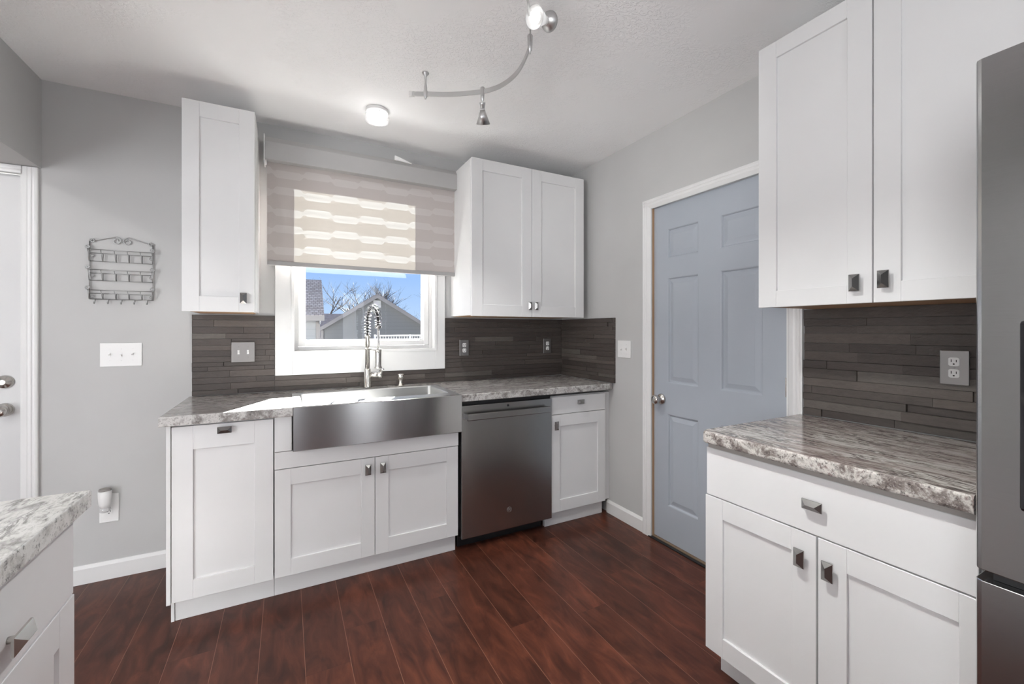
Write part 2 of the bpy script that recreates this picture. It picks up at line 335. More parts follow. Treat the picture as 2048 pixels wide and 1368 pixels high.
# ------------------------------------------------------------------ mesh helpers
class B:
    def __init__(s): s.bm = bmesh.new()
    def box(s, x0, x1, y0, y1, z0, z1, bev=0.0, seg=1):
        vs = [s.bm.verts.new(p) for p in ((x0, y0, z0), (x1, y0, z0), (x1, y1, z0), (x0, y1, z0), (x0, y0, z1), (x1, y0, z1), (x1, y1, z1), (x0, y1, z1))]
        fs = [s.bm.faces.new([vs[i] for i in q]) for q in ((0, 3, 2, 1), (4, 5, 6, 7), (0, 1, 5, 4), (1, 2, 6, 5), (2, 3, 7, 6), (3, 0, 4, 7))]
        if bev:
            ed = list({e for f in fs for e in f.edges})
            bmesh.ops.bevel(s.bm, geom=ed, offset=bev, segments=seg, affect='EDGES', profile=0.5)
        return s
    def prism(s, poly, axis, a, b, bev=0.0, seg=1):
        # poly: 2-D outline (counter-clockwise); axis: 'x','y','z' extrusion direction from a to b
        def P(p, t):
            return {'x': (t, p[0], p[1]), 'y': (p[0], t, p[1]), 'z': (p[0], p[1], t)}[axis]
        v0 = [s.bm.verts.new(P(p, a)) for p in poly]; v1 = [s.bm.verts.new(P(p, b)) for p in poly]
        n = len(poly); fs = [s.bm.faces.new(v0), s.bm.faces.new(v1)]
        for i in range(n): fs.append(s.bm.faces.new((v0[i], v0[(i + 1) % n], v1[(i + 1) % n], v1[i])))
        bmesh.ops.recalc_face_normals(s.bm, faces=fs)
        if bev: bmesh.ops.bevel(s.bm, geom=list({e for f in fs for e in f.edges}), offset=bev, segments=seg, affect='EDGES', profile=0.5)
        return s
    def ring(s, c, ax, r, n, up=None):
        ax = Vector(ax).normalized()
        if up is None: up = Vector((0, 0, 1)) if abs(ax.z) < 0.9 else Vector((1, 0, 0))
        u = ax.cross(up).normalized(); w = ax.cross(u).normalized()
        if not hasattr(r, '__len__'): r = (r, r)
        return [s.bm.verts.new(Vector(c) + u * math.cos(2 * math.pi * i / n) * r[0] + w * math.sin(2 * math.pi * i / n) * r[1]) for i in range(n)]
    def skin(s, rings, cap0=True, cap1=True, closed=False):
        n = len(rings[0]); fs = []
        for a, b in (list(zip(rings, rings[1:])) + ([(rings[-1], rings[0])] if closed else [])):
            for i in range(n):
                f = s.bm.faces.new((a[i], a[(i + 1) % n], b[(i + 1) % n], b[i])); f.smooth = True; fs.append(f)
        if not closed:
            if cap0: fs.append(s.bm.faces.new(rings[0]))
            if cap1: fs.append(s.bm.faces.new(list(reversed(rings[-1]))))
        bmesh.ops.recalc_face_normals(s.bm, faces=fs)
        return s
    def lathe(s, base, ax, prof, n=24, cap0=True, cap1=True):
        # prof: list of (distance along axis, radius)
        base = Vector(base); ax = Vector(ax).normalized()
        return s.skin([s.ring(base + ax * d, ax, max(r, 1e-4), n) for d, r in prof], cap0, cap1)
    def cyl(s, p0, p1, r, n=20, r1=None):
        p0, p1 = Vector(p0), Vector(p1); d = p1 - p0
        return s.skin([s.ring(p0, d, r, n), s.ring(p1, d, r if r1 is None else r1, n)])
    def tube(s, pts, r, n=8, closed=False):
        pts = [Vector(p) for p in pts]; k = len(pts); rings = []
        up = None
        for i, p in enumerate(pts):
            a = pts[i - 1] if i > 0 else (pts[-1] if closed else p); b = pts[(i + 1) % k] if (i < k - 1 or closed) else p
            t = (b - a).normalized()
            if up is None:
                up = Vector((0, 0, 1)) if abs(t.z) < 0.9 else Vector((1, 0, 0))
            u = t.cross(up)
            if u.length < 1e-6: u = t.orthogonal()
            u.normalize(); w = u.cross(t).normalized(); up = w
            rr = r[i] if hasattr(r, '__len__') else r
            rings.append([s.bm.verts.new(p + u * math.cos(2 * math.pi * j / n) * rr + w * math.sin(2 * math.pi * j / n) * rr) for j in range(n)])
        return s.skin(rings, closed=closed)
    def quad(s, a, b, c, d, smooth=False):
        f = s.bm.faces.new([s.bm.verts.new(p) for p in (a, b, c, d)]); f.smooth = smooth; return s
    def build(s, name, mat, parent=None, bevel=0.0, seg=2):
        me = bpy.data.meshes.new(name); s.bm.to_mesh(me); s.bm.free()
        me.materials.append(M[mat] if isinstance(mat, str) else mat)
        o = bpy.data.objects.new(name, me); COL.objects.link(o)
        if parent is not None: o.parent = parent
        if bevel:
            b = o.modifiers.new('bevel', 'BEVEL'); b.width = bevel; b.segments = seg; b.limit_method = 'ANGLE'
        return o
def tag(o, label, cat, group=None, kind=None):
    o['label'] = label; o['category'] = cat
    if group: o['group'] = group
    if kind: o['kind'] = kind
    return o
def thing(name, label, cat, loc=(0, 0, 0), rz=0.0, group=None):
    o = bpy.data.objects.new(name, None); COL.objects.link(o); o.location = loc; o.rotation_euler = (0, 0, rz)
    o.empty_display_size = 0.1
    return tag(o, label, cat, group)
def struct(o, label, cat):
    return tag(o, label, cat, kind='structure')
BACK, RIGHT, LEFT = 0.0, R(-90), R(90)     # walls that face -y, -x, +x: local x runs right, local y runs into the wall

CEIL = 2.51
# ------------------------------------------------------------------ room shell
struct(B().box(-5.2, 0.15, -6.2, 0.0, -0.05, 0.0).build('floor', 'floor'), 'dark red brown wood plank floor', 'floor')
struct(B().box(-5.2, 0.15, -6.2, 0.15, CEIL, CEIL + 0.1).build('ceiling', 'ceiling'), 'white knockdown textured ceiling', 'ceiling')
WX0, WX1, WZ0, WZ1 = -1.972, -1.085, 1.150, 2.345       # window opening
DX0, DX1 = -4.02, -3.135                               # left door opening in the back wall
b = B()
b.box(-5.2, DX0, 0, 0.15, -0.05, CEIL); b.box(DX0, DX1, 0, 0.15, 2.05, CEIL); b.box(DX1, WX0, 0, 0.15, -0.05, CEIL)
b.box(WX0, WX1, 0, 0.15, -0.05, WZ0); b.box(WX0, WX1, 0, 0.15, WZ1, CEIL); b.box(WX1, 0.0, 0, 0.15, -0.05, CEIL)
struct(b.build('wall_back', 'wall'), 'grey painted wall around the kitchen window', 'wall')
EY0, EY1 = -1.800, -0.978                              # blue door opening in the right wall
b = B()
b.box(0, 0.15, EY1, 0.15, -0.05, CEIL); b.box(0, 0.15, EY0, EY1, 2.05, CEIL); b.box(0, 0.15, -6.2, EY0, -0.05, CEIL)
struct(b.build('wall_right', 'wall'), 'grey painted wall holding the blue grey door', 'wall')
HX0, HX1, HZ = -3.21, -3.07, 2.075
b = B().box(HX0, HX1, -4.3, 0.0, HZ, CEIL).box(HX0, HX1, -6.2, -4.3, 0.0, CEIL)
struct(b.build('wall_left', 'wall'), 'grey header wall over the wide opening at far left', 'wall')
b = B()   # rear wall with patio door openings
b.box(-5.2, -4.95, -6.35, -6.2, 0, CEIL); b.box(-4.95, -1.95, -6.35, -6.2, 0, 0.15); b.box(-4.95, -1.95, -6.35, -6.2, 2.15, CEIL)
b.box(-1.95, -1.06, -6.35, -6.2, 0, CEIL); b.box(-1.06, -0.54, -6.35, -6.2, 2.08, CEIL); b.box(-1.06, -0.54, -6.35, -6.2, 0, 0.12); b.box(-0.54, 0.15, -6.35, -6.2, 0, CEIL)
struct(b.build('wall_rear', 'wall'), 'grey wall behind the camera', 'wall')
b = B()
b.box(-5.35, -5.2, -6.35, -4.9, 0, CEIL); b.box(-5.35, -5.2, -4.9, -2.9, 0, 0.15); b.box(-5.35, -5.2, -4.9, -2.9, 2.15, CEIL); b.box(-5.35, -5.2, -2.9, 0.15, 0, CEIL)
struct(b.build('wall_far_left', 'wall'), 'grey wall of the adjoining room', 'wall')
def baseboard(name, L, t, h, loc, rz, label):
    o = B().prism([(-t, 0), (0, 0), (0, h), (-t * 0.35, h), (-t, h - 0.016)], 'x', 0, L).build(name, 'trim')
    o.location = loc; o.rotation_euler = (0, 0, rz)
    return struct(o, label, 'baseboard')
baseboard('baseboard_back', 3.078 - 2.47, 0.013, 0.092, (-3.078, 0, 0), BACK, 'white baseboard under the night light')
baseboard('baseboard_right', 0.927 - 0.575, 0.013, 0.088, (0, -0.575, 0), RIGHT, 'white baseboard left of the blue grey door')

# ------------------------------------------------------------------ kitchen window
win = thing('window_1', 'white framed picture window over the sink', 'window', (0, 0, 0)); win['kind'] = 'structure'
b = B()    # flat casing boards on the wall
b.box(-2.069, WX0 - 0.004, -0.02, 0, 1.010, 2.39); b.box(WX1 + 0.004, -1.012, -0.02, 0, 1.010, 2.39)
b.box(WX0 - 0.004, WX1 + 0.004, -0.02, 0, 1.010, WZ0 - 0.004); b.box(WX0 - 0.004, WX1 + 0.004, -0.02, 0, WZ1 + 0.004, 2.39)
b.build('casing', 'trim', win, 0.002)
b = B()    # raised bead and jamb lining of the recess
for (x0, x1, z0, z1) in ((WX0 - 0.012, WX0 + 0.006, WZ0 - 0.012, WZ1), (WX1 - 0.006, WX1 + 0.012, WZ0 - 0.012, WZ1), (WX0, WX1, WZ0 - 0.012, WZ0 + 0.006), (WX0, WX1, WZ1 - 0.006, WZ1 + 0.012)):
    b.box(x0, x1, -0.026, 0.12, z0, z1)
b.build('jamb', 'trim', win, 0.002)
def rect_frame(b, x0, x1, z0, z1, w, y0, y1):
    b.box(x0, x0 + w, y0, y1, z0, z1); b.box(x1 - w, x1, y0, y1, z0, z1); b.box(x0 + w, x1 - w, y0, y1, z0, z0 + w); b.box(x0 + w, x1 - w, y0, y1, z1 - w, z1)
b = B(); rect_frame(b, WX0 + 0.006, WX1 - 0.006, WZ0 + 0.006, WZ1 - 0.006, 0.022, 0.045, 0.13); b.build('window_frame', 'trim', win, 0.002)
b = B(); rect_frame(b, -1.945, -1.118, 1.180, 2.31, 0.034, 0.030, 0.09); rect_frame(b, -1.915, -1.148, 1.210, 2.28, 0.012, 0.045, 0.08)
b.build('sash', 'trim', win, 0.002)
B().box(-1.905, -1.158, 0.060, 0.064, 1.220, 2.28).build('glass_pane', 'pane', win)

# ------------------------------------------------------------------ roller blind
bl = thing('roller_blind', 'beige patterned roller blind half drawn over the window', 'blind', (-1.53, -0.075, 1.66))
def L3(x, y, z): return (x + 1.53, y + 0.075, z - 1.66)
b = B().prism([(-0.055, 0.598), (0.06, 0.598), (0.06, 0.735), (-0.025, 0.735), (-0.055, 0.70)], 'x', -0.588, 0.585); b.build('cassette', 'blind_case', bl, 0.003)
for sx in (-0.593, 0.586):
    B().box(sx, sx + 0.005, -0.058, 0.06, 0.585, 0.738).build('end_cap', 'plastic', bl, 0.001)
b = B()
N = 24
for i in range(N):
    z0, z1 = 0.012 + 0.64 * i / N, 0.012 + 0.64 * (i + 1) / N
    b.quad((-0.578, -0.006, z0), (0.566, -0.006, z0), (0.566, -0.006, z1), (-0.578, -0.006, z1))
b.build('fabric', 'blind', bl)
B().prism([(-0.014, 0.002), (-0.006, 0.0), (0.004, 0.002), (0.004, 0.026), (-0.012, 0.026)], 'x', -0.578, 0.566).build('bottom_rail', 'blind_rail', bl, 0.002)
B().prism([(0.138, 0.722), (0.158, 0.722), (0.25, 0.715), (0.165, 0.742), (0.138, 0.748)], 'y', -0.070, -0.0565).build('loose_trim_strip', 'plastic', bl)
for gx in (-0.585, 0.580): B().cyl((gx, -0.03, 0.572), (gx, -0.03, 0.598), 0.006, 10).build('chain_guide', 'plastic', bl)

# ------------------------------------------------------------------ blue grey six panel door on the right wall
d1 = thing('door_1', 'blue grey six panel door with a nickel knob', 'door', (0.0, EY1, 0.0), RIGHT); d1['kind'] = 'structure'
def six_panel(w, z0, z1, panels, y0=0.0, t=0.038):
    """face at y0, panels: (x0,x1,z0,z1); frame members as boxes, each panel sunk and raised again"""
    b = B()
    xs = sorted({0.0, w, *[p[0] for p in panels], *[p[1] for p in panels]}); zs = sorted({z0, z1, *[p[2] for p in panels], *[p[3] for p in panels]})
    for i in range(len(xs) - 1):
        for j in range(len(zs) - 1):
            cx, cz = (xs[i] + xs[i + 1]) / 2, (zs[j] + zs[j + 1]) / 2
            if any(p[0] < cx < p[1] and p[2] < cz < p[3] for p in panels): continue
            b.quad((xs[i], y0, zs[j]), (xs[i + 1], y0, zs[j]), (xs[i + 1], y0, zs[j + 1]), (xs[i], y0, zs[j + 1]))
    for p in panels:
        seq = [(0.0, 0.0), (0.005, 0.002), (0.010, 0.010), (0.016, 0.010), (0.040, 0.003)]
        rect = lambda k, dd: [(p[0] + k, y0 + dd, p[2] + k), (p[1] - k, y0 + dd, p[2] + k), (p[1] - k, y0 + dd, p[3] - k), (p[0] + k, y0 + dd, p[3] - k)]
        for (k0, a0), (k1, a1) in zip(seq, seq[1:]):
            A, C = rect(k0, a0), rect(k1, a1)
            for i in range(4): b.quad(A[i], A[(i + 1) % 4], C[(i + 1) % 4], C[i])
        b.quad(*rect(*seq[-1]))
    # edges and back
    b.quad((0, y0, z0), (0, y0, z1), (0, y0 + t, z1), (0, y0 + t, z0)); b.quad((w, y0, z0), (w, y0 + t, z0), (w, y0 + t, z1), (w, y0, z1))
    b.quad((0, y0, z1), (w, y0, z1), (w, y0 + t, z1), (0, y0 + t, z1)); b.quad((0, y0, z0), (0, y0 + t, z0), (w, y0 + t, z0), (w, y0, z0))
    b.quad((0, y0 + t, z0), (0, y0 + t, z1), (w, y0 + t, z1), (w, y0 + t, z0))
    return b
off = EY1                                              # local x = EY1 - y
P6 = []
for (ya, yb) in ((-1.091, -1.309), (-1.446, -1.672)):
    for (za, zb) in ((1.715, 1.892), (0.966, 1.598), (0.224, 0.780)):
        P6.append((off - ya - 0.008, off - yb - 0.008, za, zb))
leaf = six_panel(0.804, 0.012, 2.038, P6).build('door_leaf', 'door_blue', d1); leaf.location = (0.008, 0.02, 0)
b = B()
b.lathe((0.066, 0.02, 0.862), (0, -1, 0), [(0, 0.033), (0.004, 0.033), (0.012, 0.026), (0.014, 0.014), (0.032, 0.013), (0.036, 0.024), (0.046, 0.0285), (0.058, 0.027), (0.066, 0.020), (0.068, 0.006)], 28)
b.build('door_knob', 'nickel', d1)
for hz in (0.24, 0.975, 1.78):
    b = B().cyl((0.816, 0.012, hz), (0.816, 0.012, hz + 0.09), 0.0065, 12).box(0.800, 0.816, 0.0175, 0.0195, hz, hz + 0.09)
    b.build('hinge', 'nickel', d1)
t1 = thing('trim_1', 'white fluted casing around the blue grey door', 'door casing', (0.0, EY1, 0.0), RIGHT); t1['kind'] = 'structure'
def casing_profile(w):       # (across, out) outline, flat on the wall at 0
    return [(0, 0), (0, -0.016), (0.006, -0.019), (0.012, -0.016), (0.018, -0.016), (0.022, -0.019), (0.028, -0.016), (0.034, -0.016), (0.038, -0.018), (w - 0.010, -0.013), (w, -0.008), (w, 0)]
W_, H_ = 0.822, 2.036
for (nm, x0, sgn) in (('left', -0.055, 1), ('right', W_ + 0.069, -1)):
    b = B().prism([(x0 + sgn * p[0], p[1]) for p in casing_profile(0.062)], 'z', 0, 2.094 if nm == 'left' else 2.094); b.build('side_casing', 'trim', t1)
B().prism([(p[1], 2.094 - p[0]) for p in casing_profile(0.058)], 'x', -0.052, W_ + 0.066).build('head_casing', 'trim', t1)
b = B().box(0.0, 0.006, 0.0, 0.15, 0, 2.05).box(W_ - 0.006, W_, 0.0, 0.15, 0, 2.05).box(0, W_, 0.0, 0.15, 2.044, 2.05); b.build('jamb', 'trim', t1)
B().box(0.0062, 0.0085, 0.004, 0.022, 0.0, 2.04).build('weatherstrip', 'wood_edge', t1)
B().box(0.0, W_, 0.003, 0.14, -0.002, 0.010).build('threshold', 'sill_wood', t1)
B().box(-0.006, W_ + 0.05, -0.018, 0.003, 0.0, 0.006).build('floor_strip', 'black', t1)

# ------------------------------------------------------------------ white door at far left
d2 = thing('door_2', 'white painted door with deadbolt and knob at far left', 'door', (DX0, 0.0, 0.0)); d2['kind'] = 'structure'
B().box(0.012, DX1 - DX0 - 0.012, 0.028, 0.066, 0.01, 2.036).build('door_leaf', 'door_white', d2, 0.002)
B().box(DX1 - DX0 - 0.0118, DX1 - DX0 - 0.004, 0.018, 0.066, 0.0, 2.036).build('weatherstrip', 'strip_grey', d2)
kx = -3.205 - DX0
B().lathe((kx, 0.028, 0.900), (0, -1, 0), [(0, 0.032), (0.005, 0.032), (0.012, 0.024), (0.03, 0.012), (0.036, 0.024), (0.05, 0.029), (0.064, 0.024), (0.068, 0.006)], 28).build('door_knob', 'nickel', d2)
B().lathe((kx, 0.028, 1.034), (0, -1, 0), [(0, 0.032), (0.006, 0.032), (0.014, 0.027), (0.016, 0.012), (0.028, 0.011)], 28).build('deadbolt', 'nickel', d2)
t2 = thing('trim_2', 'white casing of the far left door', 'door casing', (DX1, 0, 0)); t2['kind'] = 'structure'
B().prism([(0.062 - p[0] - 0.005, p[1]) for p in casing_profile(0.062)], 'z', 0, 2.072).build('side_casing', 'trim', t2)
B().prism([(p[1], 2.072 - p[0]) for p in casing_profile(0.036)], 'x', -0.95, 0.0).build('head_casing', 'trim', t2)
B().box(-0.004, 0.0, 0.0, 0.15, 0, 2.05).build('jamb', 'trim', t2)
B().box(DX0 - DX1, 0.0, 0.004, 0.15, 0.0, 0.0098).build('threshold', 'sill_wood', t2)

# ------------------------------------------------------------------ cabinets
def shaker(b, x0, x1, z0, z1, y, stile=0.068, rail=0.078, t=0.019, rec=0.009, top=None, bot=None):
    top = rail if top is None else top; bot = rail if bot is None else bot
    bv = 0.0011
    b.box(x0, x0 + stile, y - t, y, z0, z1, bv); b.box(x1 - stile, x1, y - t, y, z0, z1, bv)
    b.box(x0 + stile, x1 - stile, y - t, y, z1 - top, z1, bv); b.box(x0 + stile, x1 - stile, y - t, y, z0, z0 + bot, bv)
    b.box(x0 + stile - 0.002, x1 - stile + 0.002, y - t + rec, y - 0.002, z0 + bot - 0.002, z1 - top + 0.002)
    return b
def knob_mesh(cx, cz, y, vert=True, L=0.054, w=0.029):
    """hip-roofed bar knob on a post; y = door face"""
    a, c = (w, L) if vert else (L, w)
    b = B()
    y0, y1, y2 = y - 0.016, y - 0.020, y - 0.031
    def rc(hx, hz, yy): return [b.bm.verts.new((cx - hx, yy, cz - hz)), b.bm.verts.new((cx + hx, yy, cz - hz)), b.bm.verts.new((cx + hx, yy, cz + hz)), b.bm.verts.new((cx - hx, yy, cz + hz))]
    r0, r1 = rc(a / 2, c / 2, y0), rc(a / 2, c / 2, y1)
    rl = (L - w) / 2
    if vert: tp = [b.bm.verts.new((cx, y2, cz - rl)), b.bm.verts.new((cx, y2, cz + rl))]
    else: tp = [b.bm.verts.new((cx - rl, y2, cz)), b.bm.verts.new((cx + rl, y2, cz))]
    F = b.bm.faces.new
    F(list(reversed(r0)))
    for i in range(4): F((r0[i], r0[(i + 1) % 4], r1[(i + 1) % 4], r1[i]))
    if vert:
        F((r1[0], r1[1], tp[0])); F((r1[1], r1[2], tp[1], tp[0])); F((r1[2], r1[3], tp[1])); F((r1[3], r1[0], tp[0], tp[1]))
    else:
        F((r1[0], r1[1], tp[1], tp[0])); F((r1[1], r1[2], tp[1])); F((r1[2], r1[3], tp[0], tp[1])); F((r1[3], r1[0], tp[0]))
    bmesh.ops.recalc_face_normals(b.bm, faces=b.bm.faces[:])
    hp = 0.006
    b.cyl((cx, y + 0.0005, cz), (cx, y0 + 0.001, cz), hp, 12)
    return b
def add_door(parent, x0, x1, z0, z1, knob=None, vert=True, name='door', kname='knob', flat=False, **kw):
    b = B()
    if flat: b.box(x0, x1, -0.019, 0, z0, z1, 0.0015)
    else: shaker(b, x0, x1, z0, z1, 0.0, **kw)
    d = b.build(name, 'white', parent)
    if knob: knob_mesh(knob[0], knob[1], -0.019, vert).build(kname, 'knob', d)
    return d
YF = -0.591                                          # carcass front of the back run; door faces at -0.61
def back_cab(label, x0, x1):
    return thing('base_cabinet', label, 'base cabinet', (x0, YF, 0), BACK, 'white base cabinets')
# 1. pull-out beside the wall
c = back_cab('white pull-out base cabinet with one tall panel, left of the sink', -2.449, -2.061)
w = 2.449 - 2.061
B().box(0.0, w - 0.002, 0.0, 0.58, 0.10, 0.868).build('body', 'white', c)
B().box(-0.017, -0.0015, -0.022, 0.585, 0.097, 0.872).build('end_panel', 'white', c, 0.001)
B().box(0.006, w, 0.024, 0.05, 0.0, 0.0995).build('toe_kick', 'white', c, 0.001)
B().box(-0.008, 0.0045, 0.020, 0.57, 0.0, 0.0965).build('toe_return', 'white', c, 0.001)
add_door(c, 0.001, w - 0.003, 0.101, 0.862, (0.5 * w + 0.0, 0.835), False, name='pull_out_front', stile=0.076, rail=0.083, top=0.105)
# 2. sink cabinet
c = back_cab('white two-door base cabinet under the steel apron sink', -2.060, -1.134)
w = 2.060 - 1.134
b = B().box(0.0, 0.018, 0.0, 0.58, 0.10, 0.868).box(w - 0.018, w, 0.0, 0.58, 0.10, 0.698).box(0.018, w - 0.018, 0.0, 0.58, 0.10, 0.12).box(0.018, w - 0.018, 0.56, 0.58, 0.12, 0.60); b.build('body', 'white', c)
B().box(0.001, 0.074, -0.019, 0.0, 0.703, 0.868).build('filler_panel', 'white', c, 0.001)
B().box(0.001, w, -0.019, 0.0, 0.6195, 0.700).build('apron_rail', 'white', c, 0.001)
B().box(0.0, w - 0.004, 0.024, 0.05, 0.0, 0.0995).build('toe_kick', 'white', c, 0.001)
add_door(c, 0.002, 0.461, 0.103, 0.616, (0.461 - 0.036, 0.560), True)
add_door(c, 0.464, w - 0.002, 0.103, 0.616, (0.464 + 0.036, 0.560), True)
# 3. narrow cabinet by the wall
c = back_cab('white narrow base cabinet with one drawer and one door, right of the dishwasher', -0.497, -0.051)
w = 0.446
B().box(0.0, w, 0.0, 0.58, 0.10, 0.852).build('body', 'white', c)
B().box(w + 0.0005, w + 0.050, 0.004, 0.020, 0.10, 0.85).build('filler_strip', 'white', c)
B().box(-0.024, w + 0.005, 0.026, 0.05, 0.0, 0.0995).build('toe_kick', 'white', c, 0.001)
add_door(c, 0.001, w - 0.001, 0.735, 0.848, (0.5 * w, 0.806), False, name='drawer', flat=True)
add_door(c, 0.001, w - 0.001, 0.100, 0.731, (0.030, 0.665), True, stile=0.066, rail=0.076)
# 4. dishwasher
dw = thing('dishwasher', 'slate grey dishwasher with a bar handle', 'dishwasher', (-1.118, YF, 0))
w = 0.617
B().box(0.004, w - 0.004, 0.03, 0.57, 0.1005, 0.865).build('tub', 'black', dw)
B().box(0.0, w, -0.030, 0.0255, 0.075, 0.845).build('door_panel', 'slate_steel', dw, 0.003)
B().box(0.0, w, -0.010, 0.03, 0.846, 0.868).build('control_strip', 'black', dw)
B().box(0.002, w - 0.030, 0.052, 0.07, 0.0, 0.1).build('kick_plate', 'black', dw)
b = B().prism([(-0.072, 0.766), (-0.062, 0.762), (-0.056, 0.766), (-0.056, 0.800), (-0.062, 0.803), (-0.072, 0.800)], 'x', 0.022, w - 0.036)
b.box(0.022, 0.040, -0.060, -0.030, 0.768, 0.798); b.box(w - 0.054, w - 0.036, -0.060, -0.030, 0.768, 0.798)
b.build('handle', 'slate_steel', dw, 0.002)
B().lathe((0.30, -0.0295, 0.826), (0, -1, 0), [(0, 0.007), (0.0012, 0.007)], 16).build('indicator', 'black', dw)
b = B().lathe((0.308, -0.0295, 0.192), (0, -1, 0), [(0, 0.017), (0.0016, 0.017)], 28); bd = b.build('badge', 'slate_steel', dw)
def curl(cx, cz, r0, r1, a0, a1, y, n=26):
    return [(cx + (r0 + (r1 - r0) * i / n) * math.cos(a0 + (a1 - a0) * i / n), y, cz + (r0 + (r1 - r0) * i / n) * math.sin(a0 + (a1 - a0) * i / n)) for i in range(n + 1)]
b = B(); yb = -0.0315
b.tube([(0.308 + 0.0150 * math.cos(a * math.pi / 16), yb, 0.192 + 0.0150 * math.sin(a * math.pi / 16)) for a in range(32)], 0.0009, 6, True)
b.tube(curl(0.3035, 0.1935, 0.0052, 0.0052, R(40), R(350), yb), 0.0009, 6); b.tube([(0.3086, yb, 0.1925), (0.3050, yb, 0.1925)], 0.0008, 6)
b.tube(curl(0.3125, 0.1925, 0.0048, 0.0048, R(40), R(320), yb), 0.0009, 6); b.tube([(0.3078, yb, 0.1925), (0.3160, yb, 0.1932), (0.3163, yb, 0.1955)], 0.0008, 6)
for a in (45, 135, 225, 315):
    b.tube(curl(0.308 + 0.0105 * math.cos(R(a)), 0.192 + 0.0105 * math.sin(R(a)), 0.0022, 0.0014, R(a + 90), R(a + 330), yb, 10), 0.0006, 5)
b.build('monogram', 'plate_steel', bd)

# ------------------------------------------------------------------ wall cabinets
def wall_cab(label, x0, x1, knobs, doors, loc, rz, z0=1.376, z1=2.392, depth=0.369, **kw):
    c = thing('wall_cabinet', label, 'wall cabinet', loc, rz, 'white wall cabinets')
    W = x1 - x0
    B().box(0.0, W, 0.0, depth, z0 + 0.004, z1).build('body', 'white', c, 0.0015)
    B().box(0.018, W - 0.018, 0.020, depth - 0.002, z0 + 0.0005, z0 + 0.0038).build('underside', 'wood_edge', c)
    for (a, bb), k in zip(doors, knobs):
        add_door(c, a, bb, z0 - 0.002, z1 + 0.002, k, True, **kw)
    return c
wall_cab('white narrow single-door wall cabinet left of the window blind', -2.453, -2.150, [(0.303 - 0.050, 1.443)], [(0.002, 0.301)], (-2.453, -0.371, 0), BACK, stile=0.068, rail=0.075)
W2 = 0.962 - 0.068
wall_cab('white two-door wall cabinet in the corner right of the window blind', -0.962, -0.068, [(0.448 - 0.024, 1.449), (0.450 + 0.024, 1.449)], [(0.002, 0.447), (0.450, W2 - 0.002)], (-0.962, -0.371, 0), BACK, stile=0.076, rail=0.075)
WR = 0.76
wall_cab('tall white two-door wall cabinet over the right counter', 0, WR, [(0.330, 1.436), (0.406, 1.440)], [(0.004, 0.371), (0.375, WR - 0.002)], (-0.352, -1.893, 0), RIGHT, z0=1.372, z1=2.375, depth=0.350, stile=0.068, rail=0.062)

# ------------------------------------------------------------------ right base cabinet and peninsula cabinet
XR = -0.611
c = thing('base_cabinet', 'white base cabinet with a wide drawer over two doors, beside the refrigerator', 'base cabinet', (XR, -1.868, 0), RIGHT, 'white base cabinets')
w = 0.70
B().box(0.0, w, 0.0, 0.60, 0.112, 0.851).build('body', 'white', c)
B().box(0.0, w, 0.055, 0.075, 0.0, 0.1145).build('toe_kick', 'white', c)
add_door(c, -0.005, w - 0.001, 0.678, 0.851, (0.362, 0.768), False, name='drawer', flat=True)
add_door(c, -0.010, 0.365, 0.108, 0.674, (0.326, 0.598), True, stile=0.070, rail=0.070)
add_door(c, 0.370, w + 0.040, 0.108, 0.674, (0.402, 0.594), True, stile=0.073, rail=0.070)
c = thing('base_cabinet', 'white peninsula cabinet with a bar pull drawer at lower left', 'base cabinet', (-2.449, -3.20, 0), LEFT, 'white base cabinets')
w = 3.20 - 1.622
B().box(0.0, w, 0.0, 0.60, 0.10, 0.872).build('body', 'white', c, 0.001)
B().box(0.0, w - 0.004, 0.055, 0.075, 0.0, 0.0995).build('toe_kick', 'white', c)
add_door(c, w - 0.76, w - 0.001, 0.695, 0.866, None, name='drawer', flat=True)
dr = [o for o in c.children if o.name.startswith('drawer')][0]
knob_mesh(3.20 - 1.878, 0.752, -0.019, False, L=0.062, w=0.032).build('knob', 'nickel', dr)
add_door(c, w - 0.379, w + 0.004, 0.10, 0.691, None, stile=0.070, rail=0.075)
add_door(c, w - 0.762, w - 0.382, 0.10, 0.691, None, stile=0.070, rail=0.075)
add_door(c, 0.001, w - 0.766, 0.10, 0.866, None, stile=0.070, rail=0.075)

# ------------------------------------------------------------------ countertops
def counter(name, label, poly, z0, z1, mat, loc, rz, bev=0.005, front=None):
    b = B().prism(poly, 'z', z0, z1)
    ed = [e for e in b.bm.edges if (lambda a, c: abs(a.z - c.z) < 1e-6 and front(a, c))(e.verts[0].co, e.verts[1].co)]
    bmesh.ops.bevel(b.bm, geom=ed, offset=bev, segments=3, affect='EDGES', profile=0.5)
    o = b.build(name, mat); o.location = loc; o.rotation_euler = (0, 0, rz)
    o.data.materials.append(M[mat + '_edge'])
    for p in o.data.polygons:
        if abs(p.normal.z) < 0.75: p.material_index = 1
    return tag(o, label, 'countertop', 'stone look countertops')
SX0, SX1 = -1.982, -1.128
poly = [(-2.487, -0.642), (SX0 - 0.001, -0.642), (SX0 - 0.001, -0.150), (SX1 + 0.001, -0.150), (SX1 + 0.001, -0.642), (-0.022, -0.642), (-0.022, -0.002), (-2.487, -0.002)]
counter('countertop', 'grey streaked granite look countertop around the apron sink', poly, 0.872, 0.915, 'granite', (0, 0, 0), 0,
        front=lambda a, c: (a.y < -0.64 and c.y < -0.64) or (a.x < -2.48 and c.x < -2.48))
poly = [(0.0, -0.050), (0.0, -0.012), (0.012, 0.0)]
poly = [(0.018, -0.055), (0.705, -0.055), (0.705, 0.588), (0.0, 0.588), (0.0, -0.040), (0.006, -0.050)]
